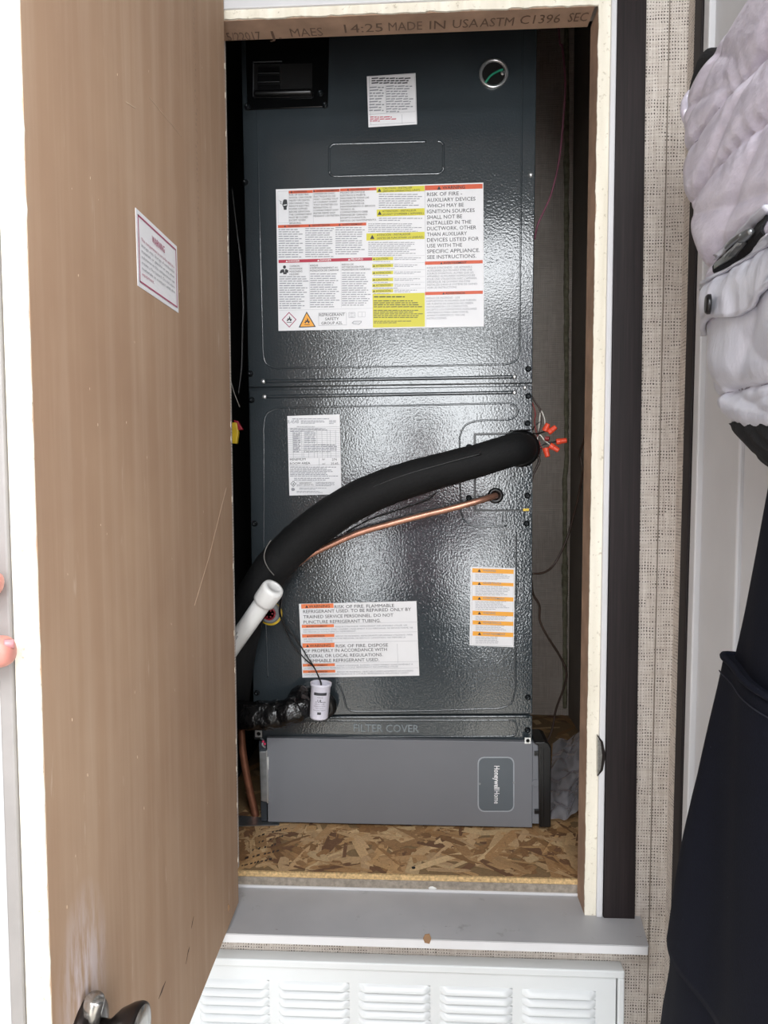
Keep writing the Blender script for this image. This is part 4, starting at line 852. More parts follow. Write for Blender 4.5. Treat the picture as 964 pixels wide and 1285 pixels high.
# black print along the barrel, wrapped round it
def wrap_text(c, axis, r, txt, cap, along, start, ang, mat, parent, name='printed_text'):
    ax_ = Vector(axis).normalized(); tow = (CAM - c); tow = (tow - ax_*tow.dot(ax_)).normalized(); side = ax_.cross(tow)
    P, F, _ = text2d(txt, cap, along); m = MB()
    m.add([c + ax_*(start + x) + (tow*math.cos(ang - y/r) + side*math.sin(ang - y/r))*(r + .0003) for x, y in P], F)
    return m.build(name, mat, parent, normals=False)
inkm = plain('black_print', '#3b3b40', .5)
for dy_, st_, ln_, tx in ((.0, .052, .05, 'PVC 3/4 SCH 40 DWV'), (.25, .055, .04, 'ASTM D2665')): wrap_text(pa, ax, .0168, tx, .0035, ln_, st_, -.35 + dy_, inkm, dp_)
# black tape-wrapped trap
def lump(c0, pts, rads, seed, name, par):
    m = MB(); m.tube(pts, rads, 26, 10, round_cap=True)
    ctr = sum((Vector(p) for p in pts), Vector())/len(pts)
    for v in m.v:
        q = v*62 + Vector((seed, 0, 0)); d = noise.noise(q)*.0042 + abs(noise.noise(v*150 + Vector((0, seed, 0))))*.0026 + .0008*math.sin(v.x*260 + 5*noise.noise(v*30))
        n = (v - ctr); n.x *= .3; v += n.normalized()*d
    return m.build(name, M['tape'], par, smooth=True)
tt = empty('taped_trap', PY(340, 905, YU - .05), 'drain trap wrapped in shiny black tape beside the white canister', 'trap')
yT = YU - .055
lump(None, [PY(290, 893, yT + .02), PY(310, 897, yT), PY(340, 897, yT - .005), PY(355, 896, yT - .005)], [.024, .026, .027, .025], 1.0, 'tape_wrap', tt)
lump(None, [PY(352, 896, yT - .006), PY(366, 893, yT - .008), PY(378, 887, yT - .004)], [.024, .027, .024], 5.0, 'tape_wrap', tt)
lump(None, [PY(372, 882, yT + .004), PY(376, 874, yT + .02), PY(384, 872, yT + .05)], [.021, .020, .018], 9.0, 'tape_wrap', tt)
mb = MB(); mb.tube([PY(392, 874, YU - .003), PY(404, 873, YU - .02), PY(414, 880, YU - .022), PY(416, 890, YU - .02), PY(408, 897, YU - .018)], [.012, .012, .011, .010, .010], 16, 6, round_cap=True); mb.build('rubber_elbow', M['black_plastic'], tt, smooth=True)
mb = MB(); mb.prism([PY(385, 881, YU - .055), PY(392, 879, YU - .06), PY(392, 893, YU - .06), PY(386, 891, YU - .055)], (0, .004, 0)); mb.build('blue_scrap', M['blue_tape'], tt)
# white canister with two leads
cn = empty('switch_canister', PY(402, 903, YU - .075), 'open white plastic canister with black print in front of the unit', 'canister')
ca, cb = PY(400.2, 901, YU - .072), PY(403.0, 856.5, YU - .07); ax = (cb - ca).normalized(); Lc = (cb - ca).length
mb = MB(); mb.lathe(ca, ax, [(.001, 0), (.0150, 0), (.0170, .0015), (.0176, .004), (.0186, Lc - .008), (.0196, Lc - .006), (.0204, Lc - .004), (.0204, Lc), (.0190, Lc), (.0180, Lc - .004), (.0168, .014), (.001, .013)], 36)
mb.build('canister_body', M['can'], cn, smooth=True)
cc = ca
for i, (txt, h, cap, wd, an) in enumerate((('RECTORSEAL', .053, .0042, .024, 0), )): pass
def can_line(txt, h, cap, wd, off=0.0, bar=False):
    tow = (CAM - ca); tow = (tow - ax*tow.dot(ax)).normalized(); side = tow.cross(ax) * -1
    if side.x < 0: side = -side
    r = .0172 + .0014*h/Lc + .0008; m = MB()
    P, F, w_ = text2d(txt, cap, wd, off)
    if bar: P = [(0, 0), (wd, 0), (wd, cap), (0, cap)]; P = [(wd*i/8, 0) for i in range(9)] + [(wd*(8-i)/8, cap) for i in range(9)]; F = [[i, i+1, 16-i, 17-i] for i in range(8)]; w_ = wd
    m.add([ca + ax*(h + y) + (tow*math.cos((x - w_/2)/r) + side*math.sin((x - w_/2)/r))*r for x, y in P], F)
    return m
big = MB()
for a_ in (('', .0485, .0052, .0255, 0, True), ('MODEL SS2', .0435, .0022, .011), ('c', .0355, .003, .003), ('UL', .0355, .0055, .009, .02), ('us', .0350, .003, .006), ('24VAC 1.5A', .031, .0018, .02), ('OVERFLOW SWITCH', .027, .0018, .023), ('PILOT DUTY', .023, .0018, .015), ('FOR CLASS 2 CIRCUIT', .019, .0018, .024), ('', .012, .0045, .007, 0, True)):
    m = can_line(*a_); sh = {'c': -.007, 'us': .008}.get(a_[0], 0)
    if sh:
        for v in m.v: v.x += sh
    n0 = len(big.v); big.v += m.v; big.f += [[i + n0 for i in f] for f in m.f]; big.c += m.c
big.build('printed_text', inkm, cn, normals=False)
for k, dx in ((0, 0), (1, 6)):
    mb = MB(); mb.tube([PY(352 + dx*.3, 752, YU - .09), PY(350.5 + dx*.2, 768, YU - .03), PY(355 + dx*.2, 782, YU - .014), PY(366 + dx*1.1, 806 - dx*.5, YU - .008), PY(382 + dx*.6, 826 - dx*.3, YU - .008), PY(393 + dx*.1, 836, YU - .02), PY(398.5, 846, YU - .05), PY(402.5 + dx*.1, 857, YU - .07), PY(403, 866, YU - .07)], .0013, 8, 5); mb.build('lead_wire', M['wire_black'], cn, smooth=True)

# ------------------------------------------------------------------ wiring in the gap right of the unit
wb = empty('wire_bundle', PY(675, 560, YU + .02), 'tangle of black, white and brown wires with five orange wire nuts', 'wires')
Yw = YU + .015
def W_(x, y, d=0.0): return PY(x, y, Yw - d)
def wire(pts, mat, r=.0012, name='wire', par=wb):
    mb = MB(); mb.tube([W_(*p) for p in pts], r, 7, 5); return mb.build(name, M[mat], par, smooth=True)
wire([(667, 497), (673, 506), (678, 514), (679, 528), (676, 545), (676, 560)], 'wire_brown', .0018)
wire([(668, 505), (672, 518), (671, 530), (674, 545), (679, 560), (684, 566)], 'wire_red', .0014)
wire([(676, 545), (677, 530), (679, 516), (683, 524), (684, 533), (682, 538)], 'wire_white', .0014)
wire([(674, 560), (675, 549), (678, 546), (683, 552), (690, 558)], 'wire_white', .0016)
wire([(640, 541, .035), (655, 540, .03), (668, 539, .01), (671, 535), (676, 531), (679, 528)], 'wire_black', .0015)
wire([(635, 545, .035), (655, 542.5, .03), (670, 544, .01), (678, 543.5), (685, 541)], 'wire_black', .0015)
wire([(672, 548), (670, 558), (675, 560), (688, 556), (698, 554)], 'wire_black', .0015)
wire([(668, 545), (673, 549), (671, 556), (675, 563), (678, 559)], 'wire_black', .0013)
wire([(676, 562), (674, 570), (677, 578), (673, 588), (669, 596), (667, 604)], 'wire_brown', .0024)
wire([(679, 562), (677, 574), (675, 582), (671, 592), (668, 600)], 'wire_black', .0016)
nutp = None
for (x0, y0, x1, y1) in ((683.5, 541, 688, 531.5), (688, 543, 698, 535.5), (698, 554.5, 711.5, 552.5), (690, 558.5, 701.5, 565.5), (684.5, 562, 687.5, 573.5)):
    a, b = W_(x0, y0, .012), W_(x1, y1, .014); L = (b-a).length
    mb = MB(); mb.lathe(a, b - a, [(.0052, 0), (.0060, .001), (.0060, L*.35), (.0054, L*.45), (.0050, L*.92), (.0042, L), (.001, L)], 12)
    o = mb.build('wire_nut', M['nut'], wb, smooth=False, bevel=.0004)
a = W_(684, 550, .004); mb = MB(); mb.lathe(a, (1, -.3, -.2), [(.0045, 0), (.0052, .008), (.002, .009)], 10); mb.build('wire_nut', plain('dark_red_plastic', '#7d2323', .45), wb)
Yg = YU + .25
top(MB().tube([(PY(699, 10, Yg).x - .004, Yg, 2.919), PY(701, 25, Yg), PY(706, 60, Yg), PY(709.5, 105, Yg), PY(707, 150, Yg), PY(702, 200, Yg), PY(693, 240, Yg), PY(684, 262, Yg), PY(675, 282, Yg), PY(671, 300, Yg + .02)], .0022, 8, 6), 'pink_wire', M['wire_pink'], 'dusty pink wire hanging from above in the gap right of the unit', 'wire')
Yg = YU + .10
top(MB().tube([PY(735, 540, YU - .05), PY(733, 553, YU - .03), PY(728, 570, YU), PY(731, 590, YU), PY(727, 618, YU + .03), PY(718, 655, YU + .06), PY(710, 680, YU + .06), PY(697, 706, YU + .06), PY(684, 718, YU + .05), PY(668, 720, YU + .04)], .0022, 8, 6), 'brown_wire', M['wire_brown'], 'dark brown wire sagging from the right jamb to the side of the unit', 'wire')
top(MB().tube([PY(667, 728, YU + .03), PY(669, 745, YU + .04), PY(677, 760, YU + .05), PY(678, 780, YU + .06), PY(688, 800, YU + .07), PY(702, 822, YU + .08), PY(711, 843, YU + .08), PY(708, 862, YU + .09), PY(698, 890, YU + .10), PY(693, 915, YU + .10), PY(686, 932, YU + .10)], .0024, 8, 6), 'brown_wire', M['wire_brown'], 'brown wire snaking down the gap to the black handle of the filter cabinet', 'wire')
# behind the door on the left
YL = YU - .02
top(MB().tube([PY(291, 235, YL), PY(296, 280, YL), PY(302, 330, YL), PY(305, 380, YL), PY(304, 420, YL), PY(303, 460, YL), PY(299, 495, YL)], .0022, 8, 6), 'black_wire', plain('black_wire_sheen', '#131314', .25), 'black cable hanging between the door edge and the left of the unit', 'wire')
top(MB().tube([PY(288, 470, YL), PY(293, 490, YL), PY(301, 511, YL)], .0009, 6, 5), 'grey_wire', plain('bare_wire', '#97938d', .4, .5), 'thin bare wire poking out beside the hinge edge of the door', 'wire')
yc = empty('wire_connector', PY(297, 545, YL), 'yellow and red plug of a wire connector peeping out behind the door edge', 'connector')
mb = MB(); mb.prism([PY(289, 530, YL - .004), PY(297, 530, YL - .004), PY(299, 543, YL - .004), PY(297, 557, YL - .004), PY(289, 556, YL - .004)], (0, .012, 0)); mb.build('yellow_plug', M['yellow'], yc, bevel=.002)
mb = MB(); mb.prism([PY(293, 527, YL), PY(298, 528, YL), PY(304.5, 539, YL), PY(298, 540, YL)], (0, .01, 0)); mb.build('red_plug', M['red_plastic'], yc, bevel=.001)

# crumpled clear film on the floor at the right
q = [PZ(688, 1036, ZF + .003), PZ(727, 1036, ZF + .003), PZ(733, 930, ZF + .006), PZ(694, 938, ZF + .006)]
for p in q: p.x = min(p.x, XR - .004)
def film(u, v):
    p = (q[0]*(1-u) + q[1]*u)*(1-v) + (q[3]*(1-u) + q[2]*u)*v
    e = math.sin(math.pi*min(1, v*1.1))
    p = p + Vector((0, 0, .010 + .02*abs(noise.noise(Vector((u*2.2, v*6, 1)))) + .005*noise.noise(Vector((u*4, v*16, 4)))))
    if u > .6: p.z += (u - .6)*.10*(.6 + .4*math.sin(v*9))
    return p
mb = MB(); mb.grid(film, 26, 60); o = top(mb, 'plastic_film', M['film'], 'crumpled clear plastic film on the floor right of the black filter handle', 'plastic film')

# ------------------------------------------------------------------ louvred return grille below the sill
YG = -.022
gr = empty('vent_grille', (0, -.01, ZC - 1.25), 'white louvred steel return air grille under the sill', 'vent grille')
def G(x, y, d=0.0): return PY(x, y, YG - d)
gz1 = G(500, 1208).z; gx1 = G(783, 1250).x; gx0 = -.52; gz0 = ZC - 1.25
fw = G(783, 1285).x - G(775, 1285).x
for nm, (x0, x1, z0, z1) in (('frame_rail', (gx0, gx1, gz1 - .013, gz1)), ('frame_rail', (gx0, gx1, gz0, gz0 + .013)), ('frame_stile', (gx0, gx0 + fw, gz0 + .0131, gz1 - .0131)), ('frame_stile', (gx1 - fw, gx1, gz0 + .0131, gz1 - .0131))):
    mb = MB(); mb.box(x0, x1, YG - .004, -.0005, z0, z1); mb.build(nm, M['white_enamel'], gr, bevel=.002)
mb = MB(); mb.box(gx0 + fw + .002, gx1 - fw - .002, YG + .002, YG + .004, gz0 + .015, gz1 - .0155); mb.build('grille_panel', M['white_enamel'], gr)
mb = MB(); mb.box(gx0 + fw, gx1 - fw, YG + .008, YG + .009, gz0 + .013, gz1 - .013); mb.build('shadow_gap', M['black_void'], gr)
cx0 = [G(x, 1250).x for x in (351, 450, 552, 655.5)]; cx1 = [G(x, 1250).x for x in (438, 540, 643.5, 748.5)]
wl = (cx1[2] - cx0[2]); pitch = cx0[2] - cx0[1]
z0_ = G(600, 1240).z; lp = .0150
def louver(u, v):
    a = v*math.pi*.55; e = min(1.0, min(u, 1-u)*14)
    return Vector((cx0[2] + wl*u, YG + .002 - (.0075*math.sin(a)*e), z0_ - .0105*v))
mb = MB(); mb.grid(louver, 22, 7); n_ = len(mb.v)
mb.add([v + Vector((0, .0012, 0)) for v in mb.v], [f[::-1] for f in mb.f])
lv = mb.build('louver', M['white_enamel'], gr, smooth=True)
mb = MB(); mb.box(cx0[2] + .003, cx0[2] + wl - .003, YG + .0012, YG + .0022, z0_ - .0122, z0_ - .0102); sl_ = mb.build('louver_slot', plain('slot_shadow_gap', '#77797b', .8), gr)
for c_ in range(-3, 2):
    for r_ in range(0, 18):
        if c_ == 0 and r_ == 0: continue
        dup(lv, (c_*pitch, 0, -r_*lp), gr); 
        if r_ < 8: dup(sl_, (c_*pitch, 0, -r_*lp), gr)

# ------------------------------------------------------------------ clothes hanging on the white door
def z_(r): return ZC + r
def interp(tab, z):
    if z <= tab[0][0]: return tab[0][1]
    for (a, va), (b, vb) in zip(tab, tab[1:]):
        if z <= b: return va + (vb - va)*(z - a)/(b - a)
    return tab[-1][1]
JX = .331
far = [(.018, -.425), (.03, -.400), (.044, -.374), (.083, -.328), (.13, -.316), (.164, -.309), (.215, -.300), (.247, -.286), (.29, -.256), (.335, -.234), (.40, -.226), (.44, -.232), (.475, -.26)]
seams = [(.395, .010), (.333, .010), (.240, .006), (.215, .004), (.085, .010), (.043, .004)]
jk = empty('puffer_jacket', (.37, -.55, z_(.015)), 'silver lilac quilted puffer jacket hanging on the white door at the right', 'jacket')
JL = .52
def jacket_surface(u, v, zlo, zhi, thick=.048, inset=0.0):
    """u goes round the hanging body from the wall side at the far edge to the near end, v upward"""
    z = zlo + (zhi - zlo)*v
    ye = interp(far, z) - inset
    # outline: back far -> far edge -> front -> near
    if u < .22:
        a = math.pi/2*(u/.22) ; yy = ye - .05 + .05*math.sin(math.pi/2 - abs(math.pi/2 - a*2)) if False else ye - .035*(1 - math.sin(math.pi*(u/.22)*.5 + math.pi*.0)) ; xx = JX + .074 - (.054)*(u/.22)
    else:
        t = (u - .22)/.78; yy = ye - JL*t; xx = JX + .02*math.exp(-t*26) + .045*max(0, (t - .86)/.14)**2.2
    return xx, yy, z
def puff(y, z):
    d = 1.0
    zz = z + .006*noise.noise(Vector((y*9, 0, 5)))
    for s_, w_ in seams: d = min(d, abs(zz - s_)/.026)
    h = .015*math.sqrt(max(0, 1 - (1 - min(1, d))**2))
    gather = 0
    for s_, w_ in seams:
        k = math.exp(-abs(zz - s_)/.012); gather += w_*.45*k*(.3 - abs(noise.noise(Vector((y*44 + s_*30 + z*8, z*9, s_*9)))))*2
    big = .008*noise.noise(Vector((y*4 + z*4, z*5 - y*2, 2.0)))
    a = noise.noise(Vector((y*3.2 + z*9, z*2 - y*1.5, 6.0))); b = noise.noise(Vector((y*4.5 - z*11, z*2 + y, 11.0)))
    return h + gather + big - .007*max(0, 1 - abs(a)*5)**2 - .005*max(0, 1 - abs(b)*6)**2
def edge_x(y, z): return JX + .02*math.exp(-max(0, interp(far, z) - y)/JL*26)
def jsurf(zlo, zhi, inset=0.0, puffk=1.0, rib=False):
    def fn(u, v):
        x, y, z = jacket_surface(u, v, zlo, zhi, inset=inset)
        k = min(1.0, u/.22) if u < .22 else 1.0
        h = puff(y, z)*puffk
        if rib: h = .0012*math.sin(y*900) + .004 - .02*max(0, (.022 - z)/.02)**2
        if zhi > .4:      # rounded upper fold
            e = max(0.0, (z - .45)/.04); 
            if e > 0: x += .035*min(1, e)**2; z -= .002*e
        x -= h*k; y += (h*.55*(1 - k) + .0) if u < .22 else 0
        return Vector((x, y, z_(z)))
    return fn
def closed(fn, nu, nv, xb):
    """close the draped front with a back sheet near the door"""
    m = MB(); m.grid(fn, nu, nv)
    W = nu + 1; base = len(m.v)
    bk = []
    for p in list(m.v): bk.append(Vector((max(xb, p.x + .004), p.y, p.z)))
    m.v += bk
    for j in range(nv):
        for i in range(nu):
            a = j*W + i; m.f.append([base + a + W, base + a + W + 1, base + a + 1, base + a]); m.c.append(None)
    rim = [i for i in range(W)] + [j*W + W - 1 for j in range(1, nv + 1)] + [nv*W + i for i in range(W - 2, -1, -1)] + [j*W for j in range(nv - 1, 0, -1)]
    for a, b in zip(rim, rim[1:] + rim[:1]): m.f.append([a, a + base, b + base, b]); m.c.append(None)
    return m
closed(jsurf(.166, .490), 150, 160, JX + .074).build('jacket_body', M['satin'], jk, smooth=True)
closed(jsurf(.043, .167), 150, 80, JX + .074).build('jacket_skirt', M['satin2'], jk, smooth=True)
closed(jsurf(.004, .054, inset=-.016, puffk=0, rib=True), 120, 14, JX + .072).build('hem_rib', M['rib'], jk, smooth=True)
def on_jacket0(y, z, lift): return Vector((edge_x(y, z) - puff(y, z) - lift, y, z_(z)))
for z0_q, y0_q in ((.395, -.243), (.333, -.240), (.085, -.345)):
    P_ = []
    for i in range(70):
        y = y0_q - .012 - .30*i/69; z = z0_q - .006*noise.noise(Vector((y*9, 0, 5))) + .0016*noise.noise(Vector((y*150, 1, z0_q*9))); P_.append(on_jacket0(y, z, -.0004))
    mb = MB(); mb.tube(P_, .0011, 6, 1); mb.build('quilt_seam', plain('lilac_thread', '#8f8b98', .6), jk, smooth=True)
def on_jacket(y, z, lift): return Vector((edge_x(y, z) - puff(y, z) - lift, y, z_(z)))
# zipped pocket
def strip(ya, yb, za, zb, lift, nu=24, nv=4, thick=.002, slope=0.0):
    m = MB()
    def fn(u, v):
        y = ya + (yb - ya)*u; z = za + (zb - za)*v + slope*u
        return on_jacket(y, z, lift)
    m.grid(fn, nu, nv); base = len(m.v); n = len(m.f); W = nu + 1
    m.add([p + Vector((thick, 0, 0)) for p in m.v], [f[::-1] for f in m.f])
    rim = [i for i in range(W)] + [j*W + W - 1 for j in range(1, nv + 1)] + [nv*W + i for i in range(W - 2, -1, -1)] + [j*W for j in range(nv - 1, 0, -1)]
    for a, b in zip(rim, rim[1:] + rim[:1]): m.f.append([a, a + base, b + base, b]); m.c.append(None)
    return m
zw = strip(-.345, -.462, .217, .238, .004, slope=.004).build('pocket_opening', M['rib'], jk)
for za, zb in ((.2375, .243), (.2115, .2165)): strip(-.335, -.472, za, zb, .0075, nv=3, thick=.006, slope=.004).build('pocket_welt', M['satin2'], jk, smooth=True)
strip(-.352, -.425, .223, .231, .0065, slope=.004).build('zip_tape', M['zip'], jk)
a = on_jacket(-.435, .2305, .009); mb = MB(); mb.tube([a + Vector((0, .010, 0)), a, a + Vector((0, -.012, 0))], [.003, .0055, .004], 8, 3, round_cap=True); mb.build('zip_slider', M['zip'], jk, smooth=True)
mb = MB(); mb.tube([a + Vector((-.004, .0, .001)), a + Vector((-.006, .014, -.001)), a + Vector((-.006, .026, -.002))], [.0022, .003, .0022], 8, 4, round_cap=True); mb.build('zip_pull', M['zip'], jk, smooth=True)
# flap with a black snap
flp = strip(-.304, -.56, .162, .212, .008, nu=60, nv=10, thick=.006)
for i, v in enumerate(flp.v):
    if v.z < z_(.17): v.z -= .006*math.sin(v.y*40)
    v.x -= .003*noise.noise(Vector((v.y*60, v.z*18, 3)))
flp.build('pocket_flap', M['satin2'], jk, smooth=True)
strip(-.294, -.56, .210, .217, .012, nu=60, nv=3, thick=.005).build('flap_seam', M['satin2'], jk, smooth=True)
sn = on_jacket(-.382, .178, .0125); mb = MB(); mb.lathe(sn, (-1, .25, 0), [(.0105, -.002), (.0105, .001), (.0085, .003), (.004, .0022), (.001, .0022)], 22); mb.build('snap_button', M['black_plastic'], jk, smooth=True)
# black lining at the far shoulder
mb = MB(); mb.prism([PX(x, y, .35) for x, y in ((875, 66), (882, 60), (893, 61), (908, 50), (935, 60), (910, 110), (880, 140), (863, 132), (861, 116), (866, 96))], (.05, 0, 0))
mb.build('black_collar', M['rib'], jk, bevel=.012, seg=4)
mb = MB(); mb.tube([PX(865, 116, .345), PX(861, 128, .342), PX(860, 142, .34), PX(864, 158, .345)], [.003, .006, .006, .004], 12, 5, round_cap=True); mb.build('shoulder_fold', M['satin'], jk, smooth=True)
# navy coat below
NX = .334
nfar = [(-1.2, -.07), (-.95, -.10), (-.761, -.150), (-.584, -.222), (-.364, -.304), (-.207, -.350), (-.088, -.392), (.018, -.428), (.1, -.44)]
nv_ = empty('navy_coat', (.37, -.55, z_(-1.15)), 'long navy blue cloth coat flaring out below the silver jacket', 'coat')
def nsurf(zlo, zhi, lift=0.0, extra=0.0, length=.5):
    def fn(u, v):
        z = zlo + (zhi - zlo)*v; ye = interp(nfar, z) + extra
        if u < .15:
            k = u/.15; x = NX + .058 - .044*k; y = ye - .025*(1 - math.sin(math.pi/2*k))
        else:
            k = 1; t = (u - .15)/.85; x = NX + .014*math.exp(-t*26) + .035*max(0, (t - .86)/.14)**2.2; y = ye - length*t
        x -= (.010*noise.noise(Vector((y*9, z*2.2, 1))) + .006*math.sin(y*34 + z*3))*k + lift*k
        return Vector((x, y, z_(z)))
    return fn
closed(nsurf(-1.15, .06), 90, 110, NX + .06).build('coat_body', M['navy'], nv_, smooth=True)
m = closed(nsurf(-.62, -.205, lift=.009, extra=.005), 70, 40, NX + .058)
m.build('patch_pocket', M['navy'], nv_, smooth=True)
mb = MB(); f_ = nsurf(-.62, -.205, lift=.010, extra=.006); mb.tube([f_(.1 + .9*i/40, 1.0) for i in range(41)], .0035, 8, 2); mb.build('pocket_hem', M['navy'], nv_, smooth=True)
mb = MB(); f_ = nsurf(-.62, -.205, lift=.0105, extra=.0055); mb.tube([f_(.16 + .84*i/40, .955) for i in range(41)], .0007, 6, 2); mb.build('pocket_stitching', plain('navy_thread', '#1b1e2c', .8), nv_, smooth=True)
# hooks that carry the clothes, above the frame
hk = empty('coat_hook', (corner_x(2) - .02, -.62, z_(.50)), 'metal coat hook on the white door carrying the jacket and coat', 'hook')
mb = MB(); xw = corner_x(z_(.53)) + .006; mb.box(xw - .004, xw, -.64, -.60, z_(.45), z_(.56)); mb.build('hook_plate', M['coat_hook'], hk, bevel=.001)
mb = MB(); mb.tube([(xw - .002, -.62, z_(.53)), (xw - .03, -.62, z_(.52)), (xw - .05, -.62, z_(.47)), (xw - .055, -.62, z_(.44)), (xw - .06, -.62, z_(.455))], .004, 10, 5, round_cap=True); mb.build('hook_arm', M['coat_hook'], hk, smooth=True)

# ------------------------------------------------------------------ the photographer, whose fingertips hold the door at the left edge
def skin_mesh(name, nodes, edges, root, mat, parent, sub=2):
    """one continuous surface grown round a skeleton: nodes = {key: (point, radius)}"""
    keys = list(nodes); ix = {k: i for i, k in enumerate(keys)}; o0 = ORG[parent.name]
    me = bpy.data.meshes.new(name); me.from_pydata([Vector(nodes[k][0]) - o0 for k in keys], [(ix[a], ix[b]) for a, b in edges], [])
    o = bpy.data.objects.new(name, me); COL.objects.link(o); o.parent = parent; ORG[o.name] = o0
    sk = o.modifiers.new('skin', 'SKIN'); sk.use_smooth_shade = True
    if not me.skin_vertices: bpy.context.view_layer.update()
    for k in keys:
        d = me.skin_vertices[0].data[ix[k]]; r = nodes[k][1]; d.radius = r if hasattr(r, '__len__') else (r, r); d.use_root = (k == root)
    if sub: ss = o.modifiers.new('sub', 'SUBSURF'); ss.levels = sub; ss.render_levels = sub
    me.materials.append(mat); return o
def H(x, y, Y=-.613): return PY(x, y, Y)
px_, py_ = .0, -1.42
ps = empty('person', (px_, py_, 0), 'person at the left edge holding the open door, only two fingertips in view', 'person')
N = {
 'pelvis': ((px_, py_, .92), (.16, .11)), 'waist': ((px_, py_, 1.08), (.135, .10)), 'chest': ((px_, py_ - .01, 1.28), (.16, .11)), 'neck0': ((px_, py_ - .01, 1.43), .065), 'neck': ((px_, py_, 1.49), .052),
 'jaw': ((px_, py_ + .02, 1.545), .068), 'head': ((px_, py_ + .01, 1.63), .088), 'crown': ((px_, py_, 1.69), .07),
 'lhip': ((px_ - .09, py_, .86), .092), 'lknee': ((px_ - .10, py_ + .02, .48), .06), 'lankle': ((px_ - .10, py_, .09), .04), 'ltoe': ((px_ - .11, py_ + .15, .035), .034),
 'rhip': ((px_ + .09, py_, .86), .092), 'rknee': ((px_ + .10, py_ + .02, .48), .06), 'rankle': ((px_ + .10, py_, .09), .04), 'rtoe': ((px_ + .11, py_ + .15, .035), .034),
 'lsh': ((px_ - .17, py_, 1.39), .055), 'lel': ((px_ - .33, py_ + .26, 1.26), .042), 'lwr': (H(-225, 800, -.70), (.028, .022)), 'palm': (H(-150, 768, -.625), (.034, .018)),
 'rsh': ((px_ + .17, py_, 1.39), .055), 'rel': ((px_ + .24, py_ + .12, 1.17), .042), 'rwr': ((px_ + .17, py_ + .19, 1.36), (.028, .022)), 'rpalm': ((px_ + .14, py_ + .22, 1.42), (.032, .016)),
}
E_d = [('pelvis', 'waist'), ('waist', 'chest'), ('chest', 'neck0'), ('neck0', 'neck'), ('neck', 'jaw'), ('jaw', 'head'), ('head', 'crown')]
for q in 'lr': E_d += [('pelvis', q+'hip'), (q+'hip', q+'knee'), (q+'knee', q+'ankle'), (q+'ankle', q+'toe'), ('chest', q+'sh'), (q+'sh', q+'el'), (q+'el', q+'wr')]
E_d += [('lwr', 'palm'), ('rwr', 'rpalm')]
def digit(nm, hub, P, R):
    prev = hub
    for i, (p, r) in enumerate(zip(P, R)): N[nm + str(i)] = (p, r); E_d.append((prev, nm + str(i))); prev = nm + str(i)
digit('thumb', 'palm', [H(-105, 838, -.62), H(-50, 826, -.62), H(-6, 818, -.622), H(20, 815, -.620)], [.0145, .0140, .0140, .0135])
digit('index', 'palm', [H(-118, 742, -.62), H(-72, 722, -.624), H(-34, 730, -.622), H(5, 734, -.618)], [.0125, .0115, .011, .0105])
digit('middle', 'palm', [H(-124, 712, -.61), H(-82, 690, -.618), H(-45, 696, -.618), H(-19, 701, -.612)], [.0105, .009, .0082, .0075])
digit('ring', 'palm', [H(-134, 682, -.60), H(-94, 660, -.61), H(-58, 664, -.612), H(-34, 669, -.61)], [.010, .0085, .0078, .0072])
digit('little', 'palm', [H(-148, 656, -.59), H(-114, 636, -.60), H(-84, 638, -.604), H(-62, 642, -.604)], [.009, .0075, .0068, .0062])
rp = Vector(N['rpalm'][0])
for k, nm in enumerate(('rindex', 'rmiddle', 'rring', 'rlittle')):
    b = rp + Vector((-.02, .012, .028 - .018*k)); digit(nm, 'rpalm', [b, b + Vector((-.03, .01, .002)), b + Vector((-.05, -.005, .002))], [.009, .0082, .0074])
digit('rthumb', 'rpalm', [rp + Vector((-.005, -.02, .03)), rp + Vector((-.03, -.025, .045))], [.011, .0095])
skin_mesh('body', N, E_d, 'pelvis', M['skin'], ps)
tp = H(12, 806, -.622); mb = MB()
mb.grid(lambda u, v: H(5 + 13*u, 802 + 12*v, -.6285 + .004*(2*v - 1)**2 + .004*u*u), 8, 8); o = mb.build('thumb_nail', M['nail'], ps, smooth=True); o.modifiers.new('solid', 'SOLIDIFY').thickness = .0006
G2 = {k: (N[k][0], tuple(r + .022 for r in (N[k][1] if hasattr(N[k][1], '__len__') else (N[k][1],)*2))) for k in ('pelvis', 'waist', 'chest', 'lsh', 'lel', 'rsh', 'rel')}
G2['lcuff'] = (Vector(N['lel'][0]).lerp(Vector(N['lwr'][0]), .8), .04); G2['rcuff'] = (Vector(N['rel'][0]).lerp(Vector(N['rwr'][0]), .85), .04); G2['collar'] = ((px_, py_ - .01, 1.42), .085)
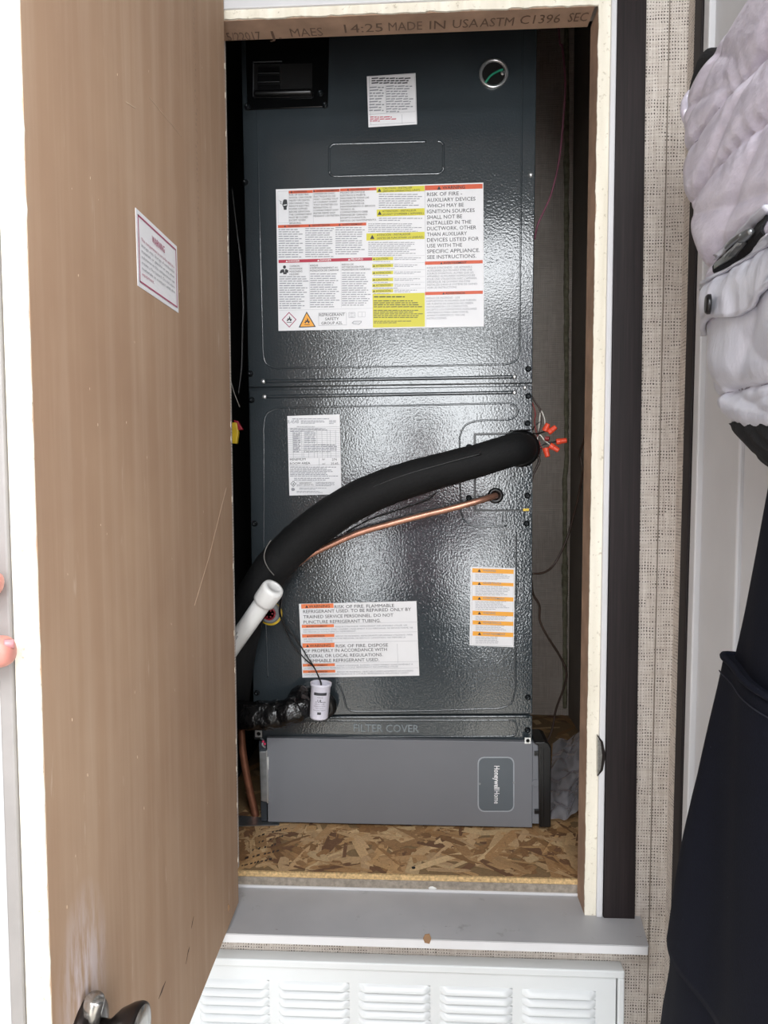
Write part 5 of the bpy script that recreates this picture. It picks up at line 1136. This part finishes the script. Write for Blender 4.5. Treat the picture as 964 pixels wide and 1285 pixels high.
skin_mesh('sweater', G2, [('pelvis', 'waist'), ('waist', 'chest'), ('chest', 'collar'), ('chest', 'lsh'), ('lsh', 'lel'), ('lel', 'lcuff'), ('chest', 'rsh'), ('rsh', 'rel'), ('rel', 'rcuff')], 'waist', M['pink_cloth'], ps)
G3 = {k: (N[k][0], tuple(r + .014 for r in (N[k][1] if hasattr(N[k][1], '__len__') else (N[k][1],)*2))) for k in ('pelvis', 'lhip', 'lknee', 'lankle', 'rhip', 'rknee', 'rankle')}
skin_mesh('trousers', G3, [('pelvis', 'lhip'), ('lhip', 'lknee'), ('lknee', 'lankle'), ('pelvis', 'rhip'), ('rhip', 'rknee'), ('rknee', 'rankle')], 'pelvis', M['dark_cloth'], ps)
hc_ = Vector((px_, py_ - .012, 1.645))
mb = MB(); mb.grid(lambda u, v: hc_ + Vector((.098*math.cos(2*math.pi*u)*math.sin(math.pi*(.02 + .62*v)), .112*math.sin(2*math.pi*u)*math.sin(math.pi*(.02 + .62*v)) - (.02 + .03*v), .115*math.cos(math.pi*(.02 + .62*v)))), 24, 14, True); mb.build('hair', M['hair'], ps, smooth=True)
for dx in (-.032, .032):
    mb = MB(); mb.grid(lambda u, v: Vector((px_ + dx, py_ + .092, 1.62)) + .012*Vector((math.cos(2*math.pi*u)*math.sin(math.pi*v), math.sin(2*math.pi*u)*math.sin(math.pi*v), math.cos(math.pi*v))), 12, 8, True); mb.build('eye', M['label'], ps, smooth=True)
mb = MB(); mb.tube([(px_, py_ + .088, 1.63), (px_, py_ + .108, 1.595), (px_, py_ + .09, 1.585)], [.008, .012, .008], 10, 4, round_cap=True); mb.build('nose', M['skin'], ps, smooth=True)
mb = MB(); mb.tube([(px_ - .022, py_ + .078, 1.552), (px_, py_ + .090, 1.551), (px_ + .022, py_ + .078, 1.552)], [.003, .006, .003], 8, 4, round_cap=True); mb.build('mouth', plain('lip_skin', '#b5656a', .4), ps, smooth=True)
for sg in (-1, 1):
    mb = MB(); mb.tube([(px_ + sg*.086, py_ + .005, 1.645), (px_ + sg*.098, py_ - .006, 1.63), (px_ + sg*.088, py_ + .002, 1.60)], [.008, .011, .007], 8, 4, round_cap=True); mb.build('ear', M['skin'], ps, smooth=True)
